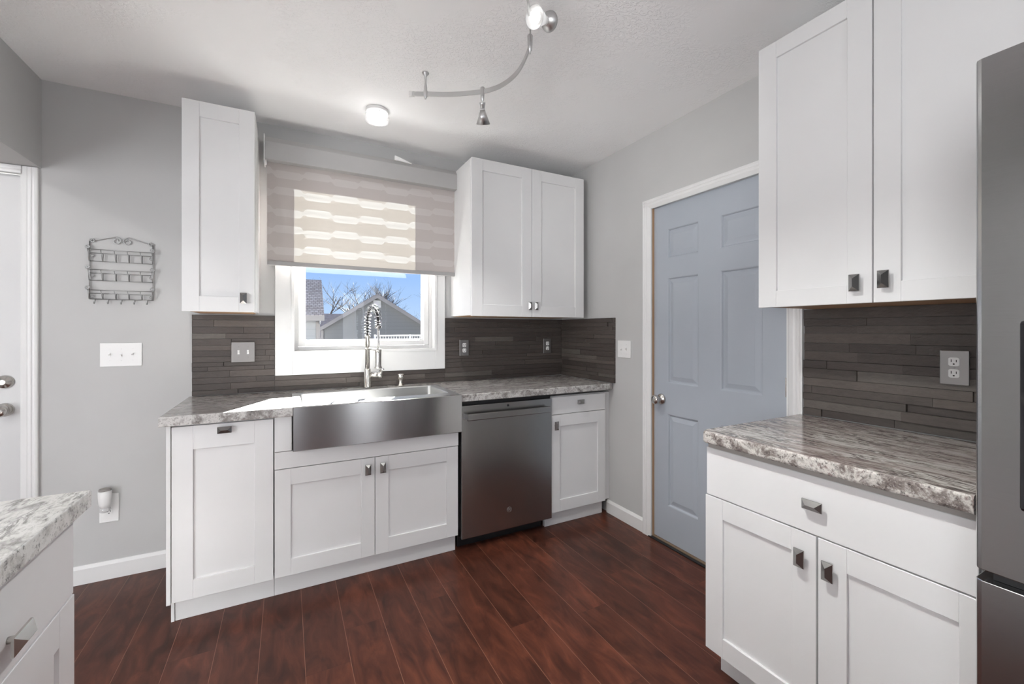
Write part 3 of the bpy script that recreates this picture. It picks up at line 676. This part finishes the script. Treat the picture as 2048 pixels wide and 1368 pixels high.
o = counter('countertop', 'brown grey streaked countertop beside the refrigerator', poly, 0.871, 0.915, 'granite_brown', (-0.605, -1.862, 0), RIGHT, 0.009,
        front=lambda a, c: a.y < -0.03 and c.y < -0.03)
B().box(0.012, 0.705, -0.030, 0.585, 0.8535, 0.8705).build('build_up_strip', 'strip_grey', o)
poly = [(0.0, -0.03), (1.6, -0.03), (1.6, 0.66), (0.0, 0.66)]
counter('countertop', 'pale speckled peninsula countertop at lower left', poly, 0.875, 0.915, 'granite_light', (-2.437, -3.20, 0), LEFT, 0.004, front=lambda a, c: True)

# ------------------------------------------------------------------ backsplashes of stacked strips
def splash(name, label, rects, rnd, loc, rz, rows=(0.024, 0.040), lens=(0.14, 0.55), depth=(0.007, 0.016)):
    """rects: local (x0, x1, z0, z1); wall at y=0, strips stand out to -y"""
    rg = random.Random(rnd); b = B()
    Z0, Z1 = min(r[2] for r in rects), max(r[3] for r in rects)
    z = Z0
    while z < Z1 - 0.004:
        h = min(rg.uniform(*rows), Z1 - z)
        if Z1 - z - h < 0.012: h = Z1 - z
        for (x0, x1, a0, a1) in rects:
            za, zb = max(z, a0), min(z + h, a1)
            if zb - za < 0.003: continue
            x = x0 - (rg.uniform(0, lens[0]))
            while x < x1:
                l = rg.uniform(*lens); xa, xb = max(x, x0), min(x + l, x1); x += l
                if xb - xa < 0.004: continue
                b.box(xa + 0.0004, xb - 0.0004, -rg.uniform(*depth), -0.0005, za + 0.0004, zb - 0.0004, 0.0008)
        z += h
    o = b.build(name, 'slate'); o.location = loc; o.rotation_euler = (0, 0, rz)
    return tag(o, label, 'backsplash', 'slate strip backsplashes')
splash('backsplash', 'dark brown slate strip backsplash behind the sink, below the window', [(-2.472, -2.071, 0.917, 1.369), (-2.071, -1.010, 0.917, 1.0085), (-1.010, -0.0005, 0.917, 1.369)], 3, (0, 0, 0), 0)
splash('backsplash', 'dark brown slate strip return in the corner beside the light switch', [(0.017, 0.656, 0.917, 1.369)], 5, (0, 0, 0), RIGHT)
splash('backsplash', 'dark slate strip backsplash over the brown countertop beside the refrigerator', [(1.873, 2.60, 0.917, 1.372)], 8, (0, 0, 0), RIGHT, rows=(0.028, 0.042), lens=(0.2, 0.7), depth=(0.006, 0.020))

# ------------------------------------------------------------------ sink, faucet, dispenser
sk = thing('sink', 'stainless steel apron front sink', 'sink', (0, 0, 0))
b = B().box(SX0, SX1, -0.657, -0.640, 0.705, 0.917, 0.003); b.build('apron', 'sink_steel', sk)
def rrect(x0, x1, y0, y1, r, z, n=6):
    out = []
    for (cx, cy, a0) in ((x1 - r, y1 - r, 0), (x0 + r, y1 - r, 90), (x0 + r, y0 + r, 180), (x1 - r, y0 + r, 270)):
        for i in range(n + 1):
            a = R(a0 + 90 * i / n); out.append((cx + r * math.cos(a), cy + r * math.sin(a), z))
    return out
b = B()
ox0, ox1, oy0, oy1 = -1.942, -1.172, -0.545, -0.185
rings = []
def put(pts): rings.append([b.bm.verts.new(p) for p in pts])
put(rrect(SX0 + 0.001, SX1 - 0.001, -0.6395, -0.151, 0.004, 0.917)); put(rrect(ox0 - 0.004, ox1 + 0.004, oy0 - 0.004, oy1 + 0.004, 0.024, 0.917))
put(rrect(ox0, ox1, oy0, oy1, 0.022, 0.913)); put(rrect(ox0, ox1, oy0, oy1, 0.022, 0.705)); put(rrect(ox0 + 0.02, ox1 - 0.02, oy0 + 0.02, oy1 - 0.02, 0.02, 0.690))
n = len(rings[0])
for a, c in zip(rings, rings[1:]):
    for i in range(n): f = b.bm.faces.new((a[i], a[(i + 1) % n], c[(i + 1) % n], c[i])); f.smooth = False
b.bm.faces.new(rings[-1])
bmesh.ops.recalc_face_normals(b.bm, faces=b.bm.faces[:])
for f in b.bm.faces:
    if f.normal.z < -0.5: bmesh.ops.reverse_faces(b.bm, faces=b.bm.faces[:]); break
b.build('basin', 'basin_steel', sk)
b = B().lathe((-1.557, -0.36, 0.6895), (0, 0, 1), [(0, 0.045), (0.003, 0.045), (0.003, 0.035), (0.001, 0.02)], 24); b.build('drain', 'chrome', sk)

fa = thing('faucet', 'brushed nickel spring neck kitchen faucet behind the sink', 'faucet', (-1.554, -0.100, 0.9153))
b = B().prism([(0.125 * math.cos(2 * math.pi * i / 40), 0.033 * math.sin(2 * math.pi * i / 40)) for i in range(40)], 'z', 0.0, 0.005, 0.0015); b.build('base_plate', 'plate_steel', fa)
B().lathe((0, 0, 0.0055), (0, 0, 1), [(0, 0.027), (0.004, 0.0215), (0.112, 0.0205), (0.118, 0.0185)], 28).build('body', 'nickel', fa)
B().lathe((0, 0, 0.1240), (0, 0, 1), [(0, 0.0145), (0.198, 0.0145), (0.200, 0.0175), (0.212, 0.0175)], 24).build('riser', 'nickel', fa)
ox, oy = 0.026, -0.218
def arch(t):     # 0..1 from the riser top, over, down to the clamp
    zl, zt, zr = 0.336, 0.508, 0.385
    if t < 0.25: return Vector((0, 0, zl + (0.42 - zl) * t / 0.25))
    if t < 0.85:
        a = math.pi * (t - 0.25) / 0.6; k = 0.5 - 0.5 * math.cos(a)
        return Vector((ox * k, oy * k, 0.42 + (zt - 0.42) * math.sin(a)))
    return Vector((ox, oy, 0.42 - (0.42 - zr) * (t - 0.85) / 0.15))
hs = [arch(i / 60) for i in range(61)]
B().tube(hs, 0.0075, 10).build('hose', 'hose_grey', fa)
turns, npt = 19, 19 * 16; co = []
Tn = Vector((oy, -ox, 0)).normalized()
for i in range(npt + 1):
    t = i / npt; p = arch(t); q = (arch(min(1, t + 0.004)) - arch(max(0, t - 0.004))).normalized(); n2 = Tn.cross(q).normalized(); a = 2 * math.pi * turns * t
    co.append(p + (Tn * math.cos(a) + n2 * math.sin(a)) * 0.0195)
B().tube(co, 0.0023, 6).build('spring', 'spring_steel', fa)
B().lathe((ox, oy, 0.378), (0, 0, 1), [(0, 0.014), (0.002, 0.019), (0.016, 0.019), (0.018, 0.014)], 20).build('clamp', 'slate_steel', fa)
B().cyl((ox, oy, 0.256), (ox, oy, 0.379), 0.0075, 12).build('spray_hose', 'track_grey', fa)
B().lathe((ox, oy, 0.140), (0, 0, 1), [(0, 0.019), (0.006, 0.0225), (0.014, 0.0185), (0.05, 0.0175), (0.085, 0.0185), (0.110, 0.0185), (0.118, 0.009)], 24).build('spray_head', 'nickel', fa)
B().tube([(0, 0, 0.250), (ox * 0.5, oy * 0.5, 0.250), (ox * 0.93, oy * 0.93, 0.250)], 0.006, 10).lathe((ox, oy, 0.243), (0, 0, 1), [(0, 0.0195), (0.014, 0.0195)], 20).lathe((0, 0, 0.243), (0, 0, 1), [(0, 0.0165), (0.014, 0.0165)], 20).build('holder_arm', 'nickel', fa)
B().lathe((0.012, -0.004, 0.083), (1, -0.12, 0), [(0, 0.019), (0.048, 0.020), (0.050, 0.0185), (0.052, 0.0235), (0.074, 0.0235), (0.076, 0.020)], 28).build('handle_hub', 'nickel', fa)
B().tube([(0.072, -0.012, 0.104), (0.078, -0.020, 0.112), (0.090, -0.050, 0.120)], [0.006, 0.006, 0.005], 10).build('lever', 'nickel', fa)
sd = tag(B().lathe((0, 0, 0), (0, 0, 1), [(0, 0.021), (0.006, 0.021), (0.010, 0.015), (0.030, 0.0125), (0.046, 0.013), (0.050, 0.0185), (0.072, 0.0195), (0.078, 0.017), (0.080, 0.005)], 24).cyl((0.0, -0.012, 0.066), (0.0, -0.055, 0.062), 0.0055, 12).build('soap_dispenser', 'nickel'), 'small nickel soap dispenser right of the faucet', 'soap dispenser')
sd.location = (-1.343, -0.095, 0.9153)

# ------------------------------------------------------------------ switches and outlets
def plate(b, w, h, t=0.006, bev=0.0025): return b.box(-w / 2, w / 2, -t, -0.0004, -h / 2, h / 2, bev, 2)
def toggle(b, x, up, y=-0.006):
    s = 1 if up else -1
    b.box(x - 0.005, x + 0.005, y - 0.0015, y, -0.012, 0.012); b.prism([(y, -0.005), (y, 0.005), (y - 0.012, 0.006 * s + 0.003), (y - 0.012, 0.006 * s - 0.003)], 'x', x - 0.0035, x + 0.0035); return b
def screw(b, x, z, y=-0.006): return b.lathe((x, y, z), (0, -1, 0), [(0, 0.0030), (0.0008, 0.0026)], 10)
def switch(label, loc, rz, w, h, xs, ups, mat):
    s = thing('light_switch', label, 'light switch', loc, rz, 'light switches on the walls')
    plate(B(), w, h).build('plate', mat, s)
    for x, u in zip(xs, ups): toggle(B(), x, u).build('toggle', 'plastic', s)
    for x in xs:
        for z in (0.030, -0.030): screw(B(), x, z).build('screw', mat, s)
    return s
switch('white triple light switch on the grey wall under the wire rack', (-2.771, 0, 1.155), BACK, 0.168, 0.122, (-0.046, 0, 0.046), (1, 0, 1), 'plastic')
switch('steel double light switch on the brown backsplash left of the window', (-2.2295, -0.0165, 1.156), BACK, 0.116, 0.118, (-0.023, 0.023), (1, 1), 'plate_steel_dim')
switch('white double light switch on the wall left of the blue grey door', (0, -0.744, 1.155), RIGHT, 0.124, 0.116, (-0.023, 0.023), (0, 1), 'plastic')
def outlet(label, loc, rz, mat, w=0.072, h=0.117):
    s = thing('power_outlet', label, 'outlet', loc, rz, 'power outlets on the walls')
    plate(B(), w, h).build('plate', mat, s)
    for dz in (0.0195, -0.0195):
        r = B().prism([(max(-0.0135, min(0.0135, 0.0172 * math.cos(2 * math.pi * i / 28))), dz + max(-0.0145, min(0.0145, 0.0172 * math.sin(2 * math.pi * i / 28)))) for i in range(28)], 'y', -0.0085, -0.0055).build('receptacle', 'plastic', s)
        B().box(-0.0072, -0.0052, -0.0088, -0.0080, dz - 0.001, dz + 0.008).box(0.0052, 0.0072, -0.0088, -0.0080, dz - 0.001, dz + 0.007).lathe((0, -0.0081, dz - 0.0075), (0, -1, 0), [(0, 0.0026), (0.0007, 0.0026)], 10).build('slots', 'grout', r)
    screw(B(), 0, 0).build('screw', mat, s)
    return s
outlet('steel plated outlet on the backsplash just right of the window', (-0.867, -0.0165, 1.155), BACK, 'plate_steel')
outlet('steel plated outlet on the backsplash near the dark corner', (-0.152, -0.0165, 1.157), BACK, 'plate_steel')
outlet('steel plated outlet beside the refrigerator', (-0.0205, -2.352, 1.157), RIGHT, 'plate_steel', 0.072, 0.117)
outlet('white low wall outlet behind the night light', (-2.8185, 0, 0.365), BACK, 'plastic', 0.076, 0.146)
nl = thing('night_light', 'small white plug-in night light in the low wall outlet', 'night light', (-2.826, -0.009, 0.40))
B().lathe((0, -0.028, -0.045), (0, 0, 1), [(0, 0.010), (0.004, 0.020), (0.020, 0.022), (0.026, 0.018)], 20).build('clear_base', 'acrylic', nl)
B().lathe((0, -0.028, -0.019), (0, 0, 1), [(0, 0.019), (0.02, 0.024), (0.045, 0.026), (0.085, 0.027)], 20, cap1=True).build('shade', 'plastic', nl)
B().lathe((0, -0.028, 0.0665), (0, 0, 1), [(0, 0.024), (0.008, 0.024), (0.010, 0.020)], 20).build('cap', 'strip_grey', nl)
B().box(-0.010, 0.010, -0.022, -0.0005, -0.042, -0.022).build('plug', 'plastic', nl)

# ------------------------------------------------------------------ wire rack
wr = thing('key_rack', 'silver wire letter and key rack with scrolls on the grey wall', 'wall rack', (-2.7665, -0.004, 1.43))
def spiral(cx, cz, r, a0, turns, y, flip=1, n=28):
    return [(cx + flip * r * (1 - 0.72 * i / n) * math.cos(a0 + 2 * math.pi * turns * i / n), y, cz + r * (1 - 0.72 * i / n) * math.sin(a0 + 2 * math.pi * turns * i / n)) for i in range(n + 1)]
hw = 0.126
b = B()
for sx in (-1, 1):
    b.tube([(sx * hw, -0.004, 0.01), (sx * hw, -0.004, 0.305)], 0.0028, 8)
    b.tube([(sx * hw, -0.004, 0.302)] + [(p[0], -0.006, p[2]) for p in spiral(sx * (hw - 0.010), 0.309, 0.011, 0, 1.3, 0, sx)], 0.0024, 8)
    b.tube([(sx * hw, -0.004, 0.306), (sx * 0.085, -0.004, 0.318), (sx * 0.034, -0.004, 0.334)] + [(p[0], -0.004, p[2]) for p in spiral(sx * 0.0225, 0.316, 0.021, R(60), 1.35, 0, sx)], 0.0026, 8)
b.tube([(-hw, -0.004, 0.012), (hw, -0.004, 0.012)], 0.0026, 8)
b.build('frame', 'rack_wire', wr)
for zt, zb in ((0.262, 0.205), (0.160, 0.107), (0.056, 0.013)):
    b = B(); f = -0.027
    b.tube([(-hw - 0.002, f, zt), (hw + 0.002, f, zt)], 0.0020, 8); b.tube([(-hw, -0.006, zt - 0.016), (hw, -0.006, zt - 0.016)], 0.0018, 8)
    b.tube([(-hw, -0.006, zb), (hw, -0.006, zb)], 0.0018, 8)
    for sx in (-1, 1):
        b.tube([(sx * hw, f, zt), (sx * hw, -0.012, zb), (sx * hw, -0.004, zb)], 0.0020, 8)
        b.tube(spiral(sx * hw, zt + 0.012, 0.011, R(-90), 1.4, f, sx), 0.0026, 6)
        b.tube(spiral(sx * (hw - 0.009), zt - 0.030, 0.007, R(90), 1.2, -0.006, sx), 0.0022, 6)
    for k in range(4):
        x = -0.078 + 0.052 * k
        b.tube([(x, f, zt), (x + 0.004, -0.014, zb), (x + 0.004, -0.006, zb - 0.002), (x + 0.004, -0.006, zt - 0.016)], 0.0018, 6)
    b.build('letter_basket', 'rack_wire', wr)
for k in range(5):
    x = -0.104 + 0.052 * k
    B().tube([(x, -0.004, 0.012), (x, -0.008, 0.0), (x, -0.016, -0.012), (x, -0.026, -0.012), (x, -0.030, -0.002)], 0.0018, 6).build('hook', 'rack_wire', wr)

# ------------------------------------------------------------------ refrigerator
fr = thing('refrigerator', 'stainless steel french door refrigerator with a black dispenser', 'refrigerator', (-0.865, -2.622, 0), RIGHT)
FW = 0.91
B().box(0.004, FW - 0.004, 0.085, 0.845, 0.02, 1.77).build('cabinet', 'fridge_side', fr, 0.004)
def fdoor(x0, x1, z0, z1, name):
    b = B()
    n = 8; bow = 0.012; prof = []
    for i in range(n + 1):
        t = i / n; x = x0 + (x1 - x0) * t; prof.append((x, -bow * (1 - (2 * t - 1) ** 2) * 0.35))
    poly = [(x0, 0.075), (x0, 0.010), (x0 + 0.003, 0.003)] + prof[0:0] + [(x0 + 0.010, -0.001)] + [(p[0], p[1] - 0.001) for p in prof[1:-1]] + [(x1 - 0.010, -0.001), (x1 - 0.003, 0.003), (x1, 0.010), (x1, 0.075)]
    b.prism(poly, 'z', z0, z1)
    return b.build(name, 'fridge_steel', fr, 0.0015)
fd = fdoor(0.0, 0.4535, 0.838, 1.788, 'door'); fdoor(0.4565, FW, 0.838, 1.788, 'door')
fz = fdoor(0.0, FW, 0.05, 0.818, 'freezer_drawer')
B().box(0.058, 0.265, -0.012, 0.004, 0.966, 1.30, 0.006, 2).build('dispenser', 'gloss_black', fd)
B().box(0.020, FW - 0.02, 0.02, 0.08, 0.8185, 0.8375).build('gasket', 'black', fr)
for hx in (0.415, 0.472):
    B().tube([(hx + 0.012, -0.006, 0.90), (hx + 0.012, -0.055, 0.93), (hx + 0.012, -0.060, 1.30), (hx + 0.012, -0.055, 1.67), (hx + 0.012, -0.006, 1.70)], 0.011, 12).build('handle', 'fridge_steel', fr)
B().tube([(0.10, -0.008, 0.74), (0.12, -0.055, 0.74), (FW / 2, -0.060, 0.74), (FW - 0.12, -0.055, 0.74), (FW - 0.10, -0.008, 0.74)], 0.011, 12).build('handle', 'fridge_steel', fz)

# ------------------------------------------------------------------ ceiling lights
tl = thing('track_light', 'curved silver track light hanging from the ceiling', 'track light', (-1.2, -1.3, CEIL))
def T3(x, y, z): return (x + 1.2, y + 1.3, z - CEIL)
RZ = 2.41
rail = [(-1.480, -0.902), (-1.422, -0.932), (-1.328, -0.977), (-1.257, -1.024), (-1.190, -1.078), (-1.157, -1.119), (-1.134, -1.165), (-1.118, -1.237), (-1.119, -1.318), (-1.142, -1.421), (-1.168, -1.487), (-1.213, -1.563), (-1.28, -1.663), (-1.37, -1.78), (-1.47, -1.90), (-1.55, -2.02), (-1.59, -2.16), (-1.58, -2.32), (-1.53, -2.45)]
def smooth_path(p, k=5):
    out = []
    for i in range(len(p) - 1):
        p0 = Vector(p[max(i - 1, 0)]); p1 = Vector(p[i]); p2 = Vector(p[i + 1]); p3 = Vector(p[min(i + 2, len(p) - 1)])
        for j in range(k):
            t = j / k
            out.append(0.5 * ((2 * p1) + (p2 - p0) * t + (2 * p0 - 5 * p1 + 4 * p2 - p3) * t * t + (3 * p1 - p0 - 3 * p2 + p3) * t ** 3))
    out.append(Vector(p[-1])); return out
sp_ = smooth_path([(x, y, RZ) for x, y in rail])
b = B(); rings = []
for i, p in enumerate(sp_):
    t = (sp_[min(i + 1, len(sp_) - 1)] - sp_[max(i - 1, 0)]).normalized(); nrm = Vector((-t.y, t.x, 0))
    rings.append([b.bm.verts.new(Vector(T3(*(p + nrm * sx * 0.0028 + Vector((0, 0, sz * 0.0105)))))) for sx, sz in ((-1, -1), (1, -1), (1, 1), (-1, 1))])
b.skin(rings)
for f in b.bm.faces: f.smooth = False
b.build('rail', 'track_grey', tl)
p0 = Vector(rail[0]); B().box(-0.013, 0.013, -0.005, 0.005, -0.012, 0.012, 0.001).build('end_cap', 'acrylic', tl)
ec = [o for o in tl.children if o.name.startswith('end_cap')][0]; ec.location = T3(p0.x, p0.y, RZ); ec.rotation_euler = (0, 0, math.atan2(-0.030, 0.058))
def standoff(x, y):
    B().lathe(T3(x, y, CEIL - 0.0005), (0, 0, -1), [(0, 0.017), (0.003, 0.016), (0.012, 0.008), (0.018, 0.0055), (0.045, 0.0045), (0.062, 0.0065), (0.066, 0.0075), (0.082, 0.0075), (0.086, 0.0095), (0.112, 0.0085), (0.118, 0.005), (0.124, 0.0045)], 16).build('standoff', 'track_grey', tl)
standoff(-1.422, -0.932); standoff(-1.47, -1.90)
def spot(x, y, aim, top, lit, name='spotlight', scale=1.0, glass=False):
    """clamp on the rail, then an hourglass shade hung from 'top' and pointed along aim"""
    B().lathe(T3(x, y, RZ + 0.020), (0, 0, -1), [(0, 0.008), (0.004, 0.0105), (0.044, 0.0085), (0.060, 0.0075), (0.064, 0.003), (0.074, 0.003)], 16).build('clamp', 'track_grey', sps := bpy.data.objects.new(name, None))
    COL.objects.link(sps); sps.parent = tl
    aim = Vector(aim).normalized(); top = Vector(T3(*top))
    k = scale
    B().lathe(top, aim, [(0, 0.030 * k), (0.003, 0.033 * k), (0.012 * k, 0.030 * k), (0.028 * k, 0.0115 * k)] if glass else [(0, 0.015 * k), (0.001, 0.0158 * k), (0.028 * k, 0.0105 * k)], 28).build('shade_top', 'track_grey', sps)
    B().lathe(top + aim * 0.028 * k, aim, [(0, 0.0125 * k), (0.005 * k, 0.0125 * k)], 28).build('collar', 'plastic', sps)
    B().lathe(top + aim * 0.033 * k, aim, [(0, 0.0115 * k), (0.068 * k, 0.036 * k), (0.067 * k, 0.034 * k), (0.004, 0.009 * k)], 32, cap0=True, cap1=True).build('shade', 'frosted' if glass else 'track_grey', sps)
    tip = top + aim * (0.033 + 0.062) * k
    if lit:
        B().lathe(tip, aim, [(0, 0.020 * k), (0.004 * k, 0.021 * k), (0.007 * k, 0.016 * k), (0.008 * k, 0.004)], 24).build('bulb', 'bulb', sps)
    return sps, tip, aim
spot(-1.190, -1.078, (0.30, 0.55, -1), (-1.196, -1.090, 2.352), True, scale=0.92)
lamp('spotlight_beam', 'SPOT', (-1.168, -1.032, 2.262), 34, (1, 0.99, 0.975), target=(-0.88, -0.80, 0.0), spot_size=R(92), spot_blend=0.8, shadow_soft_size=0.022)
s2, tip2, aim2 = spot(-1.172, -1.492, (-0.82, -0.36, -0.36), (-1.150, -1.600, 2.42), True, scale=1.05, glass=True)
spot(-1.55, -2.02, (0.5, -0.1, -1.0), (-1.55, -2.02, 2.352), True, scale=0.92)
spot(-1.58, -2.32, (0.6, 0.6, -0.25), (-1.58, -2.32, 2.352), True, scale=0.92)  # unseen extra head, added to brighten the right wall
# light thrown by three burning spots, the last one unseen and added as fill
lamp('spotlight_beam', 'SPOT', (-1.225, -1.555, 2.365), 48, (1, 0.99, 0.975), target=(-2.35, -2.1, 0.6), spot_size=R(100), spot_blend=0.9, shadow_soft_size=0.025)
lamp('spotlight_beam', 'SPOT', (-1.52, -2.03, 2.275), 270, (1, 0.99, 0.975), target=(-0.90, -2.15, 0.0), spot_size=R(100), spot_blend=1.0, shadow_soft_size=0.022)
lamp('spotlight_beam', 'SPOT', (-1.54, -2.28, 2.27), 22, (1, 0.99, 0.975), target=(0, -0.75, 1.95), spot_size=R(62), spot_blend=1.0, shadow_soft_size=0.03)  # beam of the added head, lifts the right wall by the door

pk = thing('ceiling_light', 'small round clear puck light on the ceiling over the sink', 'ceiling light', (-1.562, -0.470, CEIL))
B().lathe((0, 0, -0.0005), (0, 0, -1), [(0, 0.060), (0.014, 0.060), (0.016, 0.056)], 36).build('base', 'plastic', pk)
B().lathe((0, 0, -0.0165), (0, 0, -1), [(0, 0.034), (0.010, 0.034), (0.013, 0.030), (0.014, 0.01)], 32).build('bulb', 'bulb', pk)
B().lathe((0, 0, -0.016), (0, 0, -1), [(0, 0.0585), (0.036, 0.063), (0.048, 0.061), (0.048, 0.046), (0.042, 0.044), (0.038, 0.0585), (0.002, 0.055)], 36, False, False).build('diffuser', 'acrylic', pk)
for a in (0, 90, 180, 270):
    B().cyl((0.066 * math.cos(R(a)), 0.066 * math.sin(R(a)), -0.030), (0.058 * math.cos(R(a)), 0.058 * math.sin(R(a)), -0.030), 0.003, 8).build('glass_screw', 'track_grey', pk)
lamp('puck_glow', 'POINT', (-1.562, -0.470, 2.435), 0.45, (1, 0.99, 0.98), shadow_soft_size=0.035)

hl = thing('ceiling_light', 'white globe ceiling light in the left room behind the header', 'ceiling light', (-3.98, -2.0, CEIL))
B().lathe((0, 0, -0.0005), (0, 0, -1), [(0, 0.07), (0.012, 0.07), (0.018, 0.05)], 28).build('canopy', 'plastic', hl)
lamp('hall_lamp', 'POINT', (-3.98, -2.0, 2.45), 25, (1, 0.99, 0.98), shadow_soft_size=0.07)

# ------------------------------------------------------------------ frames behind the camera: glass door, then two added round the fill lamps
def rear_window(name, label, x0, x1, z0, z1, loc, rz):
    o = thing(name, label, 'window', loc, rz); o['kind'] = 'structure'
    b = B(); rect_frame(b, x0, x1, z0, z1, 0.05, -0.015, 0.03); b.build('window_frame', 'trim', o)
    b = B(); b.box((x0 + x1) / 2 - 0.02, (x0 + x1) / 2 + 0.02, -0.010, 0.02, z0 + 0.05, z1 - 0.05); b.build('mullion', 'trim', o)
rear_window('window_2', 'narrow white framed glass door behind the camera', -0.26, 0.26, 0.12, 2.08, (-0.80, -6.2, 0), R(180))
rear_window('window_3', 'wide white frame added around the fill lamp in the rear wall', -1.5, 1.5, 0.15, 2.15, (-3.45, -6.2, 0), R(180))
rear_window('window_4', 'white frame added around the fill lamp in the far left wall', -1.0, 1.0, 0.15, 2.15, (-5.2, -3.9, 0), LEFT)

# ------------------------------------------------------------------ outdoors
GZ = -0.8
struct(B().box(-40, 60, 0.6, 90, GZ - 0.2, GZ).build('ground', 'snow'), 'winter lawn outside', 'ground')
ga = thing('garage', 'grey gable ended garage seen through the window', 'garage', (0.9, 13.0, GZ), R(-10.3))
EV, PK, HWD = 1.40 - GZ, 2.60 - GZ, 1.86
b = B().prism([(-HWD, 0), (HWD, 0), (HWD, EV), (0, PK - 0.10), (-HWD, EV)], 'y', 0, 6.5); b.build('walls', 'siding_grey', ga)
b = B()
for s in (-1, 1):
    sl = (PK - EV) / HWD; e = 0.10
    pr_ = [(0, PK - 0.09), (s * (HWD + e), EV - e * sl - 0.06), (s * (HWD + e), EV - e * sl + 0.01), (0, PK)]
    b.prism(pr_ if s > 0 else list(reversed(pr_)), 'y', -0.18, 6.7)
b.build('roof', 'shingle', ga)
b = B()
for s in (-1, 1):
    pr_ = [(0, PK - 0.17), (s * (HWD + 0.10), EV - 0.10 * (PK - EV) / HWD - 0.13), (s * (HWD + 0.10), EV - 0.10 * (PK - EV) / HWD + 0.0), (0, PK - 0.02)]
    b.prism(pr_ if s > 0 else list(reversed(pr_)), 'y', -0.205, -0.182)
b.build('rake_board', 'out_trim', ga)
B().box(-HWD - 0.03, -HWD + 0.07, -0.03, 0.0, 0, EV - 0.12).build('corner_board', 'out_trim', ga)
B().box(-0.14, 0.12, -0.04, -0.001, PK - 0.50, PK - 0.24).build('gable_vent', 'vent_white', ga)
gb = thing('house', 'low grey roofed house beyond the garage', 'house', (-1.6, 20.5, GZ))
B().box(-1.5, 2.4, 0, 2.4, 0, 1.9).build('walls', 'siding_white', gb)
B().prism([(-0.28, 1.72), (2.6, 1.72), (0.92, 2.95)], 'x', -1.7, 2.6).build('roof', 'shingle', gb)
hn = thing('house', 'white sided neighbouring house with a steep grey roof at window left', 'house', (-1.40, 6.0, GZ))
B().box(-6.0, -0.04, 0.25, 6.0, 0, 2.32).build('walls', 'siding_white', hn)
b = B()
b.prism([(-0.02, 2.30), (-0.02, 2.37), (0.73, 3.12), (0.82, 3.06), (0.82, 3.00)], 'x', -6.0, 0.03)
b.build('roof', 'shingle', hn)
B().box(-6.0, 0.03, -0.06, -0.021, 2.26, 2.36).build('fascia', 'out_trim', hn)
B().prism([(0.0, 2.20), (0.25, 2.20), (0.86, 3.0), (0.0, 2.30)], 'x', -0.05, -0.03).build('gable_end', 'siding_white', hn)
B().box(-0.10, -0.03, 0.215, 0.249, 0, 2.25).build('corner_board', 'out_trim', hn)
def tree(loc, h, seed, label, spread=0.55, twigs=5, lean=0.0, low=0.35):
    rg = random.Random(seed); b = B()
    def grow(p, d, L, r, depth):
        n = 4; pts = [p]; rr = [r]; q = p.copy(); dd = d.copy()
        for i in range(n):
            dd = (dd + Vector((rg.uniform(-1, 1), rg.uniform(-1, 1), rg.uniform(-0.5, 0.9))) * 0.13).normalized(); q = q + dd * (L / n); pts.append(q.copy()); rr.append(r * (1 - 0.45 * (i + 1) / n))
        b.tube(pts, rr, 5 if depth > 1 else 7)
        if depth >= 5 or rr[-1] < 0.004: return
        k = rg.randint(2, 3) + (1 if depth >= 1 else 0)
        for j in range(k):
            a = rg.uniform(0, 2 * math.pi); t = rg.uniform(low, 1.0) if depth else rg.uniform(0.55, 1.0)
            i = min(n, int(t * n)); s = pts[i]
            side = Vector((math.cos(a), math.sin(a), 0))
            nd_ = (dd * rg.uniform(0.6, 1.0) + side * spread * rg.uniform(0.7, 1.5) + Vector((0, 0, 0.22))).normalized()
            grow(s, nd_, L * rg.uniform(0.58, 0.78), rr[i] * rg.uniform(0.55, 0.72), depth + 1)
    grow(Vector((0, 0, 0)), Vector((lean, 0, 1)).normalized(), h * 0.40, h * 0.017, 0)
    o = b.build('tree', 'bark'); o.location = loc
    return tag(o, label, 'tree', 'bare trees beyond the garage')
tree((1.1, 25, GZ), 8.0, 11, 'bare tree rising left behind the garage roof', 0.75, lean=-0.25)
tree((2.4, 27, GZ), 9.5, 5, 'tall bare tree behind the garage peak', 0.6)
tree((4.0, 30, GZ), 8.5, 21, 'bare tree right of the garage peak', 0.6)
tree((5.4, 25.5, GZ), 6.0, 8, 'bushy bare tree at the right side of the window', 0.7)
tree((9.0, 34, GZ), 8.5, 19, 'bare tree at the far right window edge', 0.6)
fe = thing('fence', 'pale wire fence in front of the grey garage', 'fence', (0.0, 9.0, GZ))
b = B().tube([(0.1, 0, 1.93), (3.0, 0, 1.93)], 0.018, 8); b.build('top_rail', 'fence', fe)
for x in (0.1, 1.05, 2.0, 2.95): B().cyl((x, 0, 0), (x, 0, 1.96), 0.022, 8).build('post', 'fence', fe)
b = B()
for i in range(40):
    x = 0.1 + i * 0.0725; b.tube([(x, 0, 1.0), (x, 0, 1.92)], 0.004, 4)
b.build('wire_mesh', 'fence', fe)
